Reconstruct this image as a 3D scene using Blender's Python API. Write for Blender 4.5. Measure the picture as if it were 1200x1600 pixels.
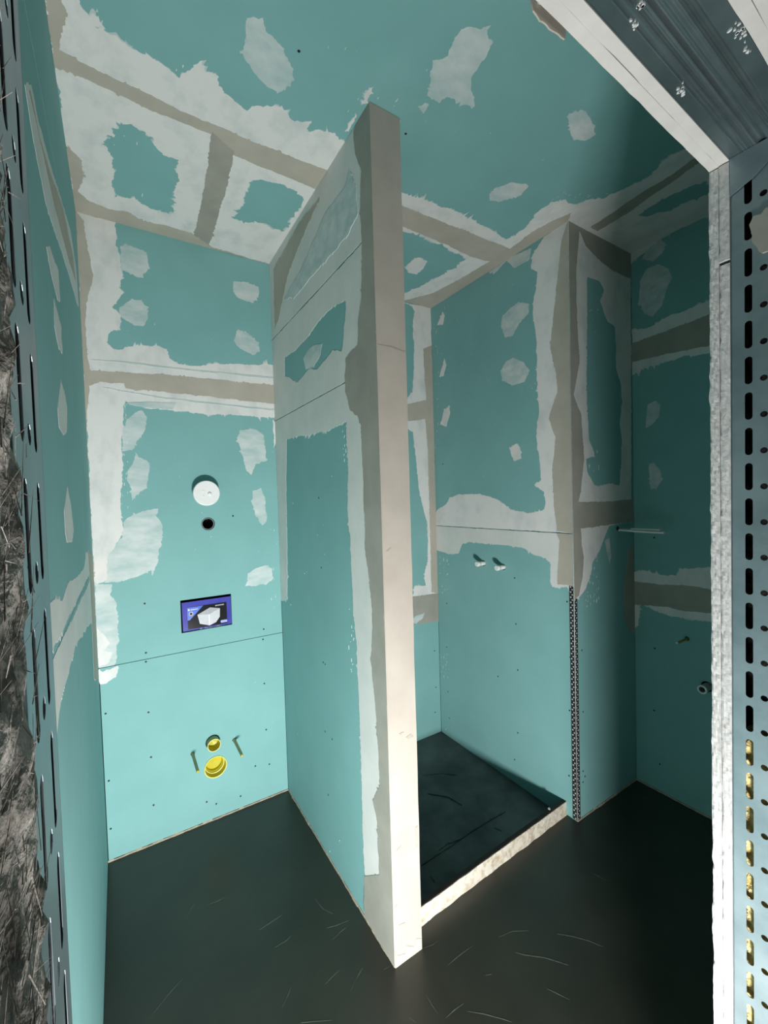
import bpy, bmesh, math, random
from mathutils import Vector, Matrix, noise
from mathutils.geometry import tessellate_polygon, delaunay_2d_cdt
import numpy as np

# ------------------------------------------------------------------ clear
for o in list(bpy.data.objects):
    bpy.data.objects.remove(o)
scene = bpy.context.scene
COL = scene.collection
random.seed(7)

# ------------------------------------------------------------------ camera
S = 1.10                                   # metres per fitted unit
FPX = 660.35                               # focal length in pixels of a 1200x1600 frame
YAW, PITCH, ROLL = 0.5601, -0.0302, -0.0290
CAMZ = 1.3352 * S
fwd = Vector((math.sin(YAW) * math.cos(PITCH), math.cos(YAW) * math.cos(PITCH), math.sin(PITCH)))
rt0 = Vector((math.cos(YAW), -math.sin(YAW), 0))
up0 = rt0.cross(fwd)
rgt = rt0 * math.cos(ROLL) + up0 * math.sin(ROLL)
upv = -rt0 * math.sin(ROLL) + up0 * math.cos(ROLL)
CAM = Vector((0, 0, CAMZ))
cam_data = bpy.data.cameras.new('camera')
cam = bpy.data.objects.new('camera', cam_data)
COL.objects.link(cam)
cam_data.sensor_fit = 'VERTICAL'
cam_data.sensor_height = 32.0
cam_data.sensor_width = 24.0
cam_data.lens = FPX / 1600 * 32.0
cam_data.clip_start = 0.004
cam_data.clip_end = 50
m = Matrix.Identity(4)
for i in range(3):
    m[i][0], m[i][1], m[i][2], m[i][3] = rgt[i], upv[i], -fwd[i], CAM[i]
cam.matrix_world = m
scene.camera = cam

# ------------------------------------------------------------------ world, lamp, exposure
world = bpy.data.worlds.new('world')
scene.world = world
world.use_nodes = True
world.node_tree.nodes['Background'].inputs[0].default_value = (0.80, 0.92, 1.0, 1)
world.node_tree.nodes['Background'].inputs[1].default_value = 0.035
# the site floodlight standing on the floor in the doorway, at the photographer's feet, aimed into the room
lamp_d = bpy.data.lights.new('site_floodlight', 'AREA')
lamp_d.shape = 'RECTANGLE'
lamp_d.size, lamp_d.size_y = 0.25, 0.14
lamp_d.energy = 64
lamp_d.color = (1.0, 0.99, 0.975)
lamp = bpy.data.objects.new('site_floodlight', lamp_d)
lamp.location = (0.172, -0.20, 0.20)
lamp.rotation_euler = Vector((0.0, 1.0, 0.15)).to_track_quat('-Z', 'Z').to_euler()
COL.objects.link(lamp)
vs = scene.view_settings
vs.view_transform = 'Standard'
vs.look = 'None'
vs.exposure = 0.04
vs.gamma = 1.0
vs.use_curve_mapping = False

# ------------------------------------------------------------------ room dimensions (fitted)
H = 2.4 * S
XL, YB, XP, YP, TP = -0.0877 * S, 1.8840 * S, 0.6138 * S, 0.9902 * S, 0.0943 * S
XS, YC, XR = 1.5297 * S, 1.0258 * S, 1.9839 * S
XE = XP + TP
PAN = -0.02
JZ = 0.7383 * S
BT = 0.0125                                # board thickness

def ray(px, py):
    return fwd + rgt * ((px - 600) / FPX) - upv * ((py - 800) / FPX)

class Plane:
    """a wall plane: axis, value, room-side direction; (u, v) in-plane coordinates"""
    def __init__(self, ax, val, sgn, b):
        self.ax, self.val, self.sgn, self.b = ax, val, sgn, b
        self.iu, self.iv = [i for i in range(3) if i != ax]
    def hit(self, p):
        d = ray(*p)
        t = (self.val - CAM[self.ax]) / d[self.ax]
        q = CAM + d * t
        return (q[self.iu], q[self.iv])
    def pt(self, u, v, d=0.0):
        r = [0, 0, 0]
        r[self.ax] = self.val + self.sgn * d
        r[self.iu], r[self.iv] = u, v
        return Vector(r)

EPS = 0.001
P_BACK = Plane(1, YB, -1, (XL, XP, 0.004, H))
P_SBACK = Plane(1, YB, -1, (XE, XS, PAN, H))
P_LEFT = Plane(0, XL, 1, (0.30, YB, 0.004, H))
P_PART = Plane(0, XP, -1, (YP, YB, 0.004, H))
P_END = Plane(1, YP, -1, (XP, XE, 0.0, H))
P_SHOW = Plane(0, XS, -1, (YC, YB, PAN, H))
P_DUCT = Plane(1, YC, -1, (XS, XR, 0.004, H))
P_RIGHT = Plane(0, XR, -1, (0.30, YC, 0.004, H))
P_CEIL = Plane(2, H, -1, (XL, XR, 0.30, YB))
P_FLOOR = Plane(2, 0.0, 1, (-2, 4, -2, YB))

# ------------------------------------------------------------------ materials
def new_mat(name):
    mt = bpy.data.materials.new(name)
    mt.use_nodes = True
    nt = mt.node_tree
    return mt, nt, nt.nodes['Principled BSDF']

def lin(*c):
    return tuple(c) + (1,)

def mat(name, a, b=None, scale=8.0, detail=6.0, lo=0.35, hi=0.65, rough=0.85, metal=0.0,
        bump=0.0, bscale=60.0, stretch=(1, 1, 1), spec=0.3, dist=0.002, coords='Object'):
    mt, nt, bs = new_mat(name)
    bs.inputs['Roughness'].default_value = rough
    bs.inputs['Metallic'].default_value = metal
    bs.inputs['Specular IOR Level'].default_value = spec
    geo = nt.nodes.new('ShaderNodeNewGeometry')
    mp = nt.nodes.new('ShaderNodeMapping')
    mp.inputs['Scale'].default_value = stretch
    nt.links.new(geo.outputs['Position'], mp.inputs['Vector'])
    if b is None:
        bs.inputs['Base Color'].default_value = lin(*a)
    else:
        nz = nt.nodes.new('ShaderNodeTexNoise')
        nz.inputs['Scale'].default_value = scale
        nz.inputs['Detail'].default_value = detail
        nz.inputs['Roughness'].default_value = 0.6
        nt.links.new(mp.outputs[0], nz.inputs['Vector'])
        rp = nt.nodes.new('ShaderNodeValToRGB')
        rp.color_ramp.elements[0].position, rp.color_ramp.elements[1].position = lo, hi
        rp.color_ramp.elements[0].color, rp.color_ramp.elements[1].color = lin(*a), lin(*b)
        nt.links.new(nz.outputs['Fac'], rp.inputs['Fac'])
        nt.links.new(rp.outputs['Color'], bs.inputs['Base Color'])
    if bump:
        n2 = nt.nodes.new('ShaderNodeTexNoise')
        n2.inputs['Scale'].default_value = bscale
        n2.inputs['Detail'].default_value = 5
        nt.links.new(mp.outputs[0], n2.inputs['Vector'])
        bp = nt.nodes.new('ShaderNodeBump')
        bp.inputs['Strength'].default_value = bump
        bp.inputs['Distance'].default_value = dist
        nt.links.new(n2.outputs['Fac'], bp.inputs['Height'])
        nt.links.new(bp.outputs['Normal'], bs.inputs['Normal'])
    return mt

M_BOARD = mat('green_plasterboard', (0.198, 0.412, 0.405), (0.216, 0.440, 0.432), scale=5, rough=0.8, bump=0.05, bscale=400, dist=0.0005)
M_WHITE = mat('joint_compound_white', (0.60, 0.625, 0.615), (0.74, 0.735, 0.715), lo=0.30, hi=0.52, scale=9, stretch=(1.4, 1.0, 0.8), rough=0.85, bump=0.25, bscale=35, dist=0.002)
M_THIN = mat('joint_compound_thin', (0.40, 0.535, 0.525), (0.62, 0.67, 0.66), scale=11, detail=9, lo=0.32, hi=0.66, rough=0.8, bump=0.2, bscale=50, dist=0.0015, stretch=(1.0, 1.6, 2.6))
M_HAZE = mat('joint_compound_sanded', (0.61, 0.635, 0.61), (0.69, 0.70, 0.67), scale=7, detail=8, rough=0.85, bump=0.15, bscale=40, dist=0.001)
M_BEIGE = mat('filler_beige', (0.42, 0.39, 0.33), (0.47, 0.44, 0.375), scale=10, rough=0.8, bump=0.2, bscale=45, dist=0.0015)
M_GREY = mat('filler_grey', (0.31, 0.305, 0.265), (0.37, 0.36, 0.315), scale=8, rough=0.8, bump=0.2, bscale=45, dist=0.0015)
M_END = mat('partition_end_filler', (0.39, 0.35, 0.305), (0.44, 0.40, 0.35), scale=6, rough=0.8, bump=0.15, bscale=60, dist=0.001)
M_GYPS = mat('gypsum_core', (0.50, 0.495, 0.485), (0.61, 0.605, 0.595), scale=60, rough=0.9, bump=0.5, bscale=160, dist=0.002)
M_GYPS2 = mat('gypsum_cut', (0.62, 0.60, 0.57), (0.68, 0.66, 0.63), scale=30, rough=0.9, bump=0.2, bscale=180, dist=0.001)
M_STUDW = mat('stud_wall_back', (0.10, 0.10, 0.09), (0.14, 0.13, 0.12), scale=8, rough=0.9)
M_FLOOR = mat('screed_floor', (0.026, 0.026, 0.018), (0.040, 0.039, 0.028), scale=3.5, detail=9, rough=0.36, bump=0.10, bscale=10, dist=0.004, spec=0.5)
M_MARK = mat('screed_trowel_mark', (0.07, 0.07, 0.058), (0.14, 0.14, 0.12), scale=30, rough=0.5)
M_PAN = mat('slate_sealing_coat', (0.060, 0.068, 0.065), (0.135, 0.145, 0.138), scale=5, detail=10, lo=0.38, hi=0.66, rough=0.55, bump=0.5, bscale=12, dist=0.006)
M_PANMARK = mat('sealing_ridge', (0.040, 0.047, 0.046), (0.062, 0.070, 0.068), scale=20, rough=0.6)
M_MEMB = mat('dark_membrane', (0.028, 0.021, 0.019), (0.045, 0.035, 0.03), scale=20, rough=0.7, bump=0.3, bscale=60)
M_SILL = mat('sill_plaster', (0.40, 0.335, 0.24), (0.60, 0.56, 0.48), scale=34, detail=10, lo=0.36, hi=0.56, rough=0.9, bump=0.6, bscale=70, dist=0.003)
M_MORTAR = mat('edge_mortar', (0.30, 0.25, 0.18), (0.45, 0.40, 0.31), scale=40, rough=0.9, bump=0.4, bscale=90)
M_ZINC = mat('galvanised_steel', (0.24, 0.31, 0.335), (0.34, 0.41, 0.44), scale=14, detail=8, rough=0.42, metal=0.7, bump=0.06, bscale=25, spec=0.5)
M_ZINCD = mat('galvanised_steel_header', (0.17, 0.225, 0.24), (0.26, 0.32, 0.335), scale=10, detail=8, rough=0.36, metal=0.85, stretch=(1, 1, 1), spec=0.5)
M_BEADM = mat('bead_zinc', (0.60, 0.62, 0.63), (0.75, 0.77, 0.78), scale=40, rough=0.32, metal=0.7)
M_BEADD = mat('bead_hole_plate', (0.022, 0.026, 0.028), (0.045, 0.05, 0.052), scale=60, rough=0.5, metal=0.2)
M_YEL = mat('yellow_plastic', (0.50, 0.445, 0.02), (0.57, 0.51, 0.03), scale=12, rough=0.35, spec=0.5)
M_YELR = mat('yellow_plastic_rim', (0.82, 0.78, 0.28), (0.86, 0.82, 0.34), scale=12, rough=0.35, spec=0.5)
M_KHAKI = mat('khaki_sleeve', (0.34, 0.32, 0.16), (0.42, 0.39, 0.21), scale=30, rough=0.5)
M_BRASS = mat('brass_rod', (0.35, 0.28, 0.10), (0.45, 0.36, 0.14), scale=60, rough=0.4, metal=0.6)
M_PLASTW = mat('white_plastic', (0.80, 0.80, 0.79), (0.84, 0.84, 0.83), scale=20, rough=0.4, spec=0.5)
M_GREYPL = mat('grey_plastic', (0.30, 0.31, 0.30), (0.38, 0.39, 0.38), scale=20, rough=0.5)
M_DARK = mat('dark_plastic', (0.018, 0.018, 0.018), (0.03, 0.03, 0.03), scale=20, rough=0.5)
M_SCREW = mat('phosphated_screw', (0.012, 0.014, 0.015), (0.022, 0.024, 0.025), scale=90, rough=0.6)
M_WOOLY = mat('yellow_glass_wool', (0.46, 0.31, 0.09), (0.86, 0.74, 0.38), scale=45, detail=10, rough=1.0, bump=1.0, bscale=90, dist=0.01)
M_WOOLG = mat('grey_mineral_wool', (0.12, 0.105, 0.085), (0.50, 0.465, 0.42), scale=38, detail=10, lo=0.36, hi=0.62, rough=1.0, bump=1.0, bscale=80, dist=0.006, stretch=(1, 1, 1))
M_CBLUE = mat('card_blue_violet', (0.055, 0.058, 0.36), (0.075, 0.078, 0.43), scale=9, rough=0.15, spec=0.6)
M_CNAVY = mat('card_black', (0.006, 0.007, 0.010), (0.010, 0.012, 0.016), scale=9, rough=0.15, spec=0.6)
M_CBRI = mat('card_bright_blue', (0.02, 0.10, 0.55), (0.03, 0.13, 0.62), scale=9, rough=0.25, spec=0.6)
M_CLIL = mat('card_lilac', (0.30, 0.36, 0.72), (0.34, 0.40, 0.76), scale=9, rough=0.3, spec=0.6)
M_CGREY = mat('card_grey_light', (0.50, 0.51, 0.55), (0.56, 0.57, 0.60), scale=60, rough=0.4)
M_CGREYM = mat('card_grey_mid', (0.33, 0.34, 0.37), (0.38, 0.39, 0.42), scale=60, rough=0.4)
M_CWHT = mat('card_white', (0.82, 0.82, 0.84), (0.86, 0.86, 0.88), scale=9, rough=0.35)

# ------------------------------------------------------------------ object helpers
WORG = {}

def tag(o, label=None, cat=None, group=None, kind=None):
    if label: o['label'] = label
    if cat: o['category'] = cat
    if group: o['group'] = group
    if kind: o['kind'] = kind
    return o

def link(name, me, org, parent=None):
    o = bpy.data.objects.new(name, me)
    COL.objects.link(o)
    WORG[o.name] = Vector(org)
    if parent is not None:
        o.parent = parent
        o.location = Vector(org) - WORG[parent.name]
    else:
        o.location = org
    return o

def build(name, bm, material, parent=None, smooth=False, org=None):
    """bmesh in world coordinates -> ONE mesh object, origin at its base"""
    if org is None:
        xs = [v.co for v in bm.verts]
        mn = [min(c[i] for c in xs) for i in range(3)]
        mx = [max(c[i] for c in xs) for i in range(3)]
        org = Vector(((mn[0] + mx[0]) / 2, (mn[1] + mx[1]) / 2, mn[2]))
    org = Vector(org)
    for v in bm.verts:
        v.co -= org
    bmesh.ops.recalc_face_normals(bm, faces=bm.faces)
    me = bpy.data.meshes.new(name)
    bm.to_mesh(me)
    bm.free()
    me.materials.append(material)
    if smooth:
        for p in me.polygons:
            p.use_smooth = True
    return link(name, me, org, parent)

def empty(name, org):
    o = bpy.data.objects.new(name, None)
    COL.objects.link(o)
    o.empty_display_size = 0.05
    o.location = org
    WORG[o.name] = Vector(org)
    return o

def box(bm, a, b, f=None):
    pts = [Vector((x, y, z)) for x in (a[0], b[0]) for y in (a[1], b[1]) for z in (a[2], b[2])]
    if f:
        pts = [f(p) for p in pts]
    v = [bm.verts.new(p) for p in pts]
    for q in ((0, 1, 3, 2), (4, 6, 7, 5), (0, 4, 5, 1), (2, 3, 7, 6), (0, 2, 6, 4), (1, 5, 7, 3)):
        bm.faces.new([v[i] for i in q])

def prism(bm, loops, pt, d0, d1):
    """polygon (first loop) with holes (other loops), extruded from depth d0 to d1; pt(u, v, d) -> point"""
    vv = [[Vector((u, v, 0)) for u, v in lp] for lp in loops]
    tris = tessellate_polygon(vv)
    flat = [p for lp in loops for p in lp]
    lo = [bm.verts.new(pt(u, v, d0)) for u, v in flat]
    hi = [bm.verts.new(pt(u, v, d1)) for u, v in flat]
    for t in tris:
        try:
            bm.faces.new([lo[i] for i in t]); bm.faces.new([hi[i] for i in t])
        except ValueError:
            pass
    k = 0
    for lp in loops:
        n = len(lp)
        for i in range(n):
            a, b = k + i, k + (i + 1) % n
            try:
                bm.faces.new([lo[a], lo[b], hi[b], hi[a]])
            except ValueError:
                pass
        k += n

def skim(bm, loops, pt, d0, d1):
    """like prism, but safe for ragged outlines that cross themselves: constrained triangulation + inside test"""
    pts, edges = [], []
    for lp in loops:
        k = len(pts)
        pts += [Vector(p) for p in lp]
        edges += [(k + i, k + (i + 1) % len(lp)) for i in range(len(lp))]
    vs_, _, fs_, _, _, _ = delaunay_2d_cdt(pts, edges, [], 0, 1e-6)
    tri = [tuple(f) for f in fs_ if len(f) == 3]
    V = np.array([(v.x, v.y) for v in vs_])
    C = V[np.array(tri)].mean(axis=1)
    def inside(lp):
        A = np.array(lp); B = np.roll(A, -1, axis=0)
        cx, cy = C[:, 0][:, None], C[:, 1][:, None]
        up = ((A[:, 1] <= cy) & (B[:, 1] > cy)).astype(int) - ((A[:, 1] > cy) & (B[:, 1] <= cy)).astype(int)
        dy = B[:, 1] - A[:, 1]
        xi = A[:, 0] + (cy - A[:, 1]) / np.where(np.abs(dy) < 1e-12, 1e-12, dy) * (B[:, 0] - A[:, 0])
        return np.where(xi > cx, up, 0).sum(axis=1) != 0
    keep = inside(loops[0])
    for h in loops[1:]:
        keep &= ~inside(h)
    tri = [t for t, k in zip(tri, keep) if k]
    used = {}
    for t in tri:
        for i in t:
            if i not in used:
                used[i] = (bm.verts.new(pt(V[i][0], V[i][1], d0)), bm.verts.new(pt(V[i][0], V[i][1], d1)))
    cnt = {}
    for t in tri:
        for i in range(3):
            e = (t[i], t[(i + 1) % 3])
            cnt[frozenset(e)] = cnt.get(frozenset(e), 0) + 1
        bm.faces.new([used[i][1] for i in t])
    for e, c in cnt.items():
        if c == 1:
            a, b = tuple(e)
            bm.faces.new([used[a][0], used[b][0], used[b][1], used[a][1]])

def tube(bm, p0, p1, r0, r1=None, n=20, cap0=True, cap1=True):
    p0, p1 = Vector(p0), Vector(p1)
    r1 = r0 if r1 is None else r1
    ax = (p1 - p0).normalized()
    a = ax.orthogonal().normalized()
    b = ax.cross(a)
    r = [[], []]
    for i in range(n):
        t = 2 * math.pi * i / n
        d = a * math.cos(t) + b * math.sin(t)
        r[0].append(bm.verts.new(p0 + d * r0)); r[1].append(bm.verts.new(p1 + d * r1))
    for i in range(n):
        j = (i + 1) % n
        bm.faces.new([r[0][i], r[0][j], r[1][j], r[1][i]])
    if cap0: bm.faces.new(r[0])
    if cap1: bm.faces.new(r[1])

def lathe(bm, org, ax, prof, n=32):
    """profile [(along axis, radius)] revolved; closed where radius is 0"""
    org, ax = Vector(org), Vector(ax).normalized()
    a = ax.orthogonal().normalized()
    b = ax.cross(a)
    rings = []
    for s, r in prof:
        if r <= 1e-6:
            rings.append([bm.verts.new(org + ax * s)])
        else:
            rings.append([bm.verts.new(org + ax * s + (a * math.cos(2 * math.pi * i / n) + b * math.sin(2 * math.pi * i / n)) * r) for i in range(n)])
    for q in range(len(rings) - 1):
        A, B = rings[q], rings[q + 1]
        for i in range(n):
            j = (i + 1) % n
            if len(A) == 1:
                bm.faces.new([A[0], B[i], B[j]])
            elif len(B) == 1:
                bm.faces.new([A[i], A[j], B[0]])
            else:
                bm.faces.new([A[i], A[j], B[j], B[i]])

def circ(u, v, r, n=28):
    return [(u + r * math.cos(2 * math.pi * i / n), v + r * math.sin(2 * math.pi * i / n)) for i in range(n)]

def rect(u0, u1, v0, v1):
    return [(u0, v0), (u1, v0), (u1, v1), (u0, v1)]

def jag(poly, amp, step=0.0036, seed=0.0):
    """ragged outline: trowel wobble plus small torn spikes"""
    out = []
    n = len(poly)
    area = sum(poly[i][0] * poly[(i + 1) % n][1] - poly[(i + 1) % n][0] * poly[i][1] for i in range(n))
    sg = 1 if area > 0 else -1
    for i in range(n):
        (u0, v0), (u1, v1) = poly[i], poly[(i + 1) % n]
        L = math.hypot(u1 - u0, v1 - v0)
        if L < 1e-6:
            continue
        nu, nv = sg * (v1 - v0) / L, -sg * (u1 - u0) / L
        k = min(max(1, int(L / step)), 170)
        for j in range(k):
            t = j / k
            u, v = u0 + (u1 - u0) * t, v0 + (v1 - v0) * t
            du = dv = 0
            for f, a in ((20, 1.0), (62, 0.65), (170, 0.42)):
                p = Vector((u * f + seed, v * f, 3.1 * seed))
                du += a * noise.noise(p); dv += a * noise.noise(p + Vector((51.3, 17.7, 0)))
            where = noise.noise(Vector((u * 9 + 7 * seed, v * 9, 1.0)))
            sp = 0.0
            if where > -0.05:
                q = noise.noise(Vector((u * 120, v * 120, seed)))
                sp = max(0.0, q - 0.10) * 3.6 * min(1.0, where * 3 + 0.25)
            out.append((u + (du + nu * sp) * amp, v + (dv + nv * sp) * amp))
    return out

LAYER = {'thin': 0.0005, 'white': 0.0009, 'haze': 0.0009, 'beige': 0.0017, 'grey': 0.0017, 'over': 0.0026}
_cnt = {}
KMAT = {'thin': M_THIN, 'white': M_WHITE, 'haze': M_HAZE, 'beige': M_BEIGE, 'grey': M_GREY, 'over': M_THIN}
_seed = [0.0]

def patch(wall, pl, kind, pts, holes=(), amp=0.005, b=None, name='plaster_patch', fringe=True):
    """a skim of joint compound on a wall; points are photograph pixels cast on the wall, or ('w', u, v)"""
    _seed[0] += 1.37
    _cnt[wall.name] = _cnt.get(wall.name, 0) + 1
    thick = LAYER[kind] + 0.00002 * _cnt[wall.name]
    if pl is P_LEFT or pl.ax == 1 and pl.val < YP:
        thick *= 0.25
    if kind in ('white', 'haze') and fringe and pl is not P_LEFT:                           # feathered, half see-through border of the coat
        f_ = patch(wall, pl, 'thin', pts, holes, amp * 2.0, b, 'plaster_fringe', False)
        _cnt[wall.name] += 0
    bb = list(pl.b)
    if b:
        bb = [x if x is not None else y for x, y in zip(b, bb)]
    def conv(lp):
        q = []
        for p in lp:
            u, v = (p[1], p[2]) if p[0] == 'w' else pl.hit(p)
            q.append((min(max(u, bb[0]), bb[1]), min(max(v, bb[2]), bb[3])))
        q = jag(q, amp * 1.35, seed=_seed[0])
        r = []
        for u, v in q:
            c = (min(max(u, bb[0]), bb[1]), min(max(v, bb[2]), bb[3]))
            if not r or math.hypot(c[0] - r[-1][0], c[1] - r[-1][1]) > 2e-4:
                r.append(c)
        return r
    bm = bmesh.new()
    skim(bm, [conv(pts)] + [conv(h) for h in holes], pl.pt, 0.0, thick)
    return build(name, bm, KMAT[kind], wall)

def board(wall, pl, u0, u1, v0, v1, holes=(), g=0.0008, material=None):
    bm = bmesh.new()
    prism(bm, [rect(u0 + g, u1 - g, v0 + g, v1 - g)] + list(holes), pl.pt, 0.0, -BT)
    return build('plasterboard', bm, material or M_BOARD, wall)

def structure(name, a, b, material=M_STUDW, extra=()):
    bm = bmesh.new()
    box(bm, a, b)
    for c, d in extra:
        box(bm, c, d)
    o = build(name, bm, material)
    o['kind'] = 'structure'
    return o

_scr = []
def screws(wall, pl, pts):
    for p in pts:
        u, v = pl.hit(p)
        if not _scr:
            bm = bmesh.new()
            lathe(bm, (0, 0, 0), (0, 0, 1), [(0, 0), (0, 0.0042), (0.0006, 0.0036), (0.0004, 0.0015), (0.0003, 0)], 10)
            me = bpy.data.meshes.new('screw')
            bmesh.ops.recalc_face_normals(bm, faces=bm.faces)
            bm.to_mesh(me); bm.free(); me.materials.append(M_SCREW)
            _scr.append(me)
        o = link('screw', _scr[0], pl.pt(u, v, 0.0), wall)
        nrm = pl.pt(0, 0, 1) - pl.pt(0, 0, 0)
        o.rotation_euler = nrm.to_track_quat('Z', 'Y').to_euler()

def specks(wall, pl, regions, seed):
    """tiny splashes of compound, too small to pick apart"""
    rnd = random.Random(seed)
    bm = bmesh.new()
    for (x0, y0, x1, y1, n, lo, hi) in regions:
        for _ in range(n):
            u, v = pl.hit((rnd.uniform(x0, x1), rnd.uniform(y0, y1)))
            r = rnd.uniform(lo, hi)
            e = rnd.uniform(1.0, 3.5)
            k = 7
            lp = []
            for i in range(k):
                t = 2 * math.pi * i / k
                q = r * rnd.uniform(0.5, 1.2)
                lp.append((u + q * math.cos(t) * 0.55, v + q * math.sin(t) * e))
            lp = [(min(max(a, pl.b[0]), pl.b[1]), min(max(c, pl.b[2]), pl.b[3])) for a, c in lp]
            prism(bm, [lp], pl.pt, 0.0, 0.0008)
    o = build('plaster_splashes', bm, M_WHITE, wall)
    o['kind'] = 'stuff'

# ================================================================== FLOOR
def floor():
    bm = bmesh.new()
    fl = [(-1.2, -1.6), (2.9, -1.6), (2.9, YB + 0.2), (XS + 0.03, YB + 0.2), (XS + 0.03, 1.20), (XE - 0.05, 1.20), (XE - 0.05, YB + 0.2), (-1.2, YB + 0.2)]
    prism(bm, [fl], P_FLOOR.pt, -0.12, 0.0)
    f = build('floor', bm, M_FLOOR)
    f['kind'] = 'structure'
    lines = [
        [(405, 1453), (420, 1443), (440, 1430)], [(430, 1480), (447, 1470), (455, 1462)], [(510, 1450), (525, 1446), (545, 1438)],
        [(508, 1538), (518, 1527), (530, 1516)], [(556, 1530), (562, 1520), (566, 1513)], [(548, 1548), (556, 1530)],
        [(440, 1575), (450, 1555), (455, 1542)], [(520, 1468), (533, 1455), (540, 1450)], [(660, 1482), (676, 1476), (684, 1470)],
        [(700, 1508), (716, 1494), (728, 1485), (738, 1478)], [(666, 1555), (676, 1572), (684, 1584)], [(730, 1580), (755, 1584), (785, 1592), (800, 1597)],
        [(697, 1590), (710, 1578), (724, 1568)], [(758, 1524), (768, 1522)], [(780, 1464), (800, 1455), (826, 1454)],
        [(870, 1459), (895, 1463), (920, 1470), (942, 1479)], [(805, 1488), (820, 1492), (850, 1496), (870, 1502), (888, 1508)],
        [(928, 1365), (940, 1372), (950, 1376)], [(855, 1545), (870, 1552), (890, 1562)], [(290, 1435), (300, 1418), (306, 1408)],
        [(325, 1413), (340, 1408), (352, 1401)], [(240, 1583), (262, 1555), (286, 1528)], [(492, 1405), (505, 1420), (520, 1428)],
        [(330, 1378), (337, 1370)], [(470, 1598), (490, 1596), (518, 1594)], [(600, 1515), (608, 1510)], [(640, 1590), (650, 1598)],
    ]
    bm = bmesh.new()
    for ln in lines:
        q = [Vector(P_FLOOR.hit(p)) for p in ln]
        w = random.uniform(0.0008, 0.0018)
        A, B = [], []
        for i, c in enumerate(q):
            d = (q[min(i + 1, len(q) - 1)] - q[max(i - 1, 0)]).normalized()
            nrm = Vector((-d.y, d.x))
            ww = w * (0.25 if i in (0, len(q) - 1) else 1)
            A.append(tuple(c + nrm * ww)); B.append(tuple(c - nrm * ww))
        prism(bm, [A + B[::-1]], P_FLOOR.pt, -0.0002, 0.0004)
    t = build('trowel_marks', bm, M_MARK, f)
    t['kind'] = 'stuff'
    # ragged mortar squeezed out along the foot of the boards
    bm = bmesh.new()
    def edge(p, q, nx, ny):
        p, q = Vector(p), Vector(q)
        n = max(4, int((q - p).length / 0.02))
        for i in range(n):
            a, c = p.lerp(q, i / n), p.lerp(q, (i + 1) / n)
            w = 0.002 + 0.005 * abs(noise.noise(Vector((a.x * 17, a.y * 17, 2))))
            h = 0.004 + 0.007 * abs(noise.noise(Vector((a.x * 23, a.y * 23, 7))))
            pts = [a, c]
            v = [bm.verts.new((x.x, x.y, 0)) for x in pts] + [bm.verts.new((x.x, x.y, h)) for x in pts]
            o2 = [bm.verts.new((x.x + nx * w, x.y + ny * w, 0)) for x in pts]
            bm.faces.new([v[2], v[3], o2[1], o2[0]])
            bm.faces.new([v[0], v[2], o2[0]]); bm.faces.new([v[1], o2[1], v[3]])
    edge((XL, YB), (XP, YB), 0, -1)
    edge((XP, YB), (XP, YP), -1, 0)
    edge((XP, YP), (XE, YP), 0, -1)
    edge((XS, YC), (XR, YC), 0, -1)
    edge((XR, YC), (XR, 0.4), -1, 0)
    e = build('mortar_edge', bm, M_MORTAR, f)
    e['kind'] = 'stuff'
    return f
FLOOR = floor()

# ================================================================== CEILING
yj = P_CEIL.hit((283, 182))[1]
xj = P_CEIL.hit((336, 285))[0]
xr = P_CEIL.hit((1000, 312))[0]
CEIL = structure('ceiling', (-1.2, 0.20, H + 0.03), (2.9, YB + 0.3, H + 0.09))
for a in ((XL - 0.02, xj, yj, YB + 0.02), (xj, xr, yj, YB + 0.02), (XL - 0.02, xr, 0.285, yj), (xr, XR + 0.02, 0.285, YB + 0.02)):
    board(CEIL, P_CEIL, *a)
win_a = [(180, 190), (205, 197), (220, 203), (242, 215), (243, 230), (255, 242), (279, 250), (275, 290), (269, 338), (235, 325), (210, 310), (178, 308), (178, 250), (163, 220), (162, 210), (180, 213)]
win_b = [(390, 282), (415, 283), (445, 290), (470, 305), (476, 313), (462, 330), (450, 360), (445, 362), (415, 350), (365, 342), (378, 318)]
win_c = [(600, 352), (632, 362), (660, 370), (695, 385), (730, 404), (716, 414), (690, 430), (660, 446), (634, 457), (596, 470)]
win_d = [(993, 338), (1013, 326), (1033, 312), (1053, 302), (1087, 289), (1110, 282), (1110, 300), (1067, 318), (1047, 331), (1030, 331), (1013, 338)]
outer = [(40, -80), (100, -80), (122, 0), (140, 25), (165, 38), (150, 45), (180, 58), (200, 75), (230, 85), (262, 105), (280, 120), (310, 95), (320, 110), (342, 118),
         (345, 135), (365, 155), (385, 172), (400, 162), (440, 168), (452, 180), (470, 190), (488, 188), (476, 205), (500, 203), (520, 205), (535, 220), (580, 262), (625, 300),
         (660, 312), (700, 325), (740, 345), (760, 355), (790, 373), (805, 368), (830, 345), (840, 330), (860, 316), (880, 312), (900, 320), (913, 315), (933, 310), (950, 308),
         (957, 302), (987, 290), (1013, 277), (1033, 257), (1053, 242), (1067, 237), (1140, 192), ('w', XR, 0.45), ('w', XR, YB), ('w', XL, YB)]
patch(CEIL, P_CEIL, 'white', outer, [win_a, win_b, win_c, win_d], amp=0.007)
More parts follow.
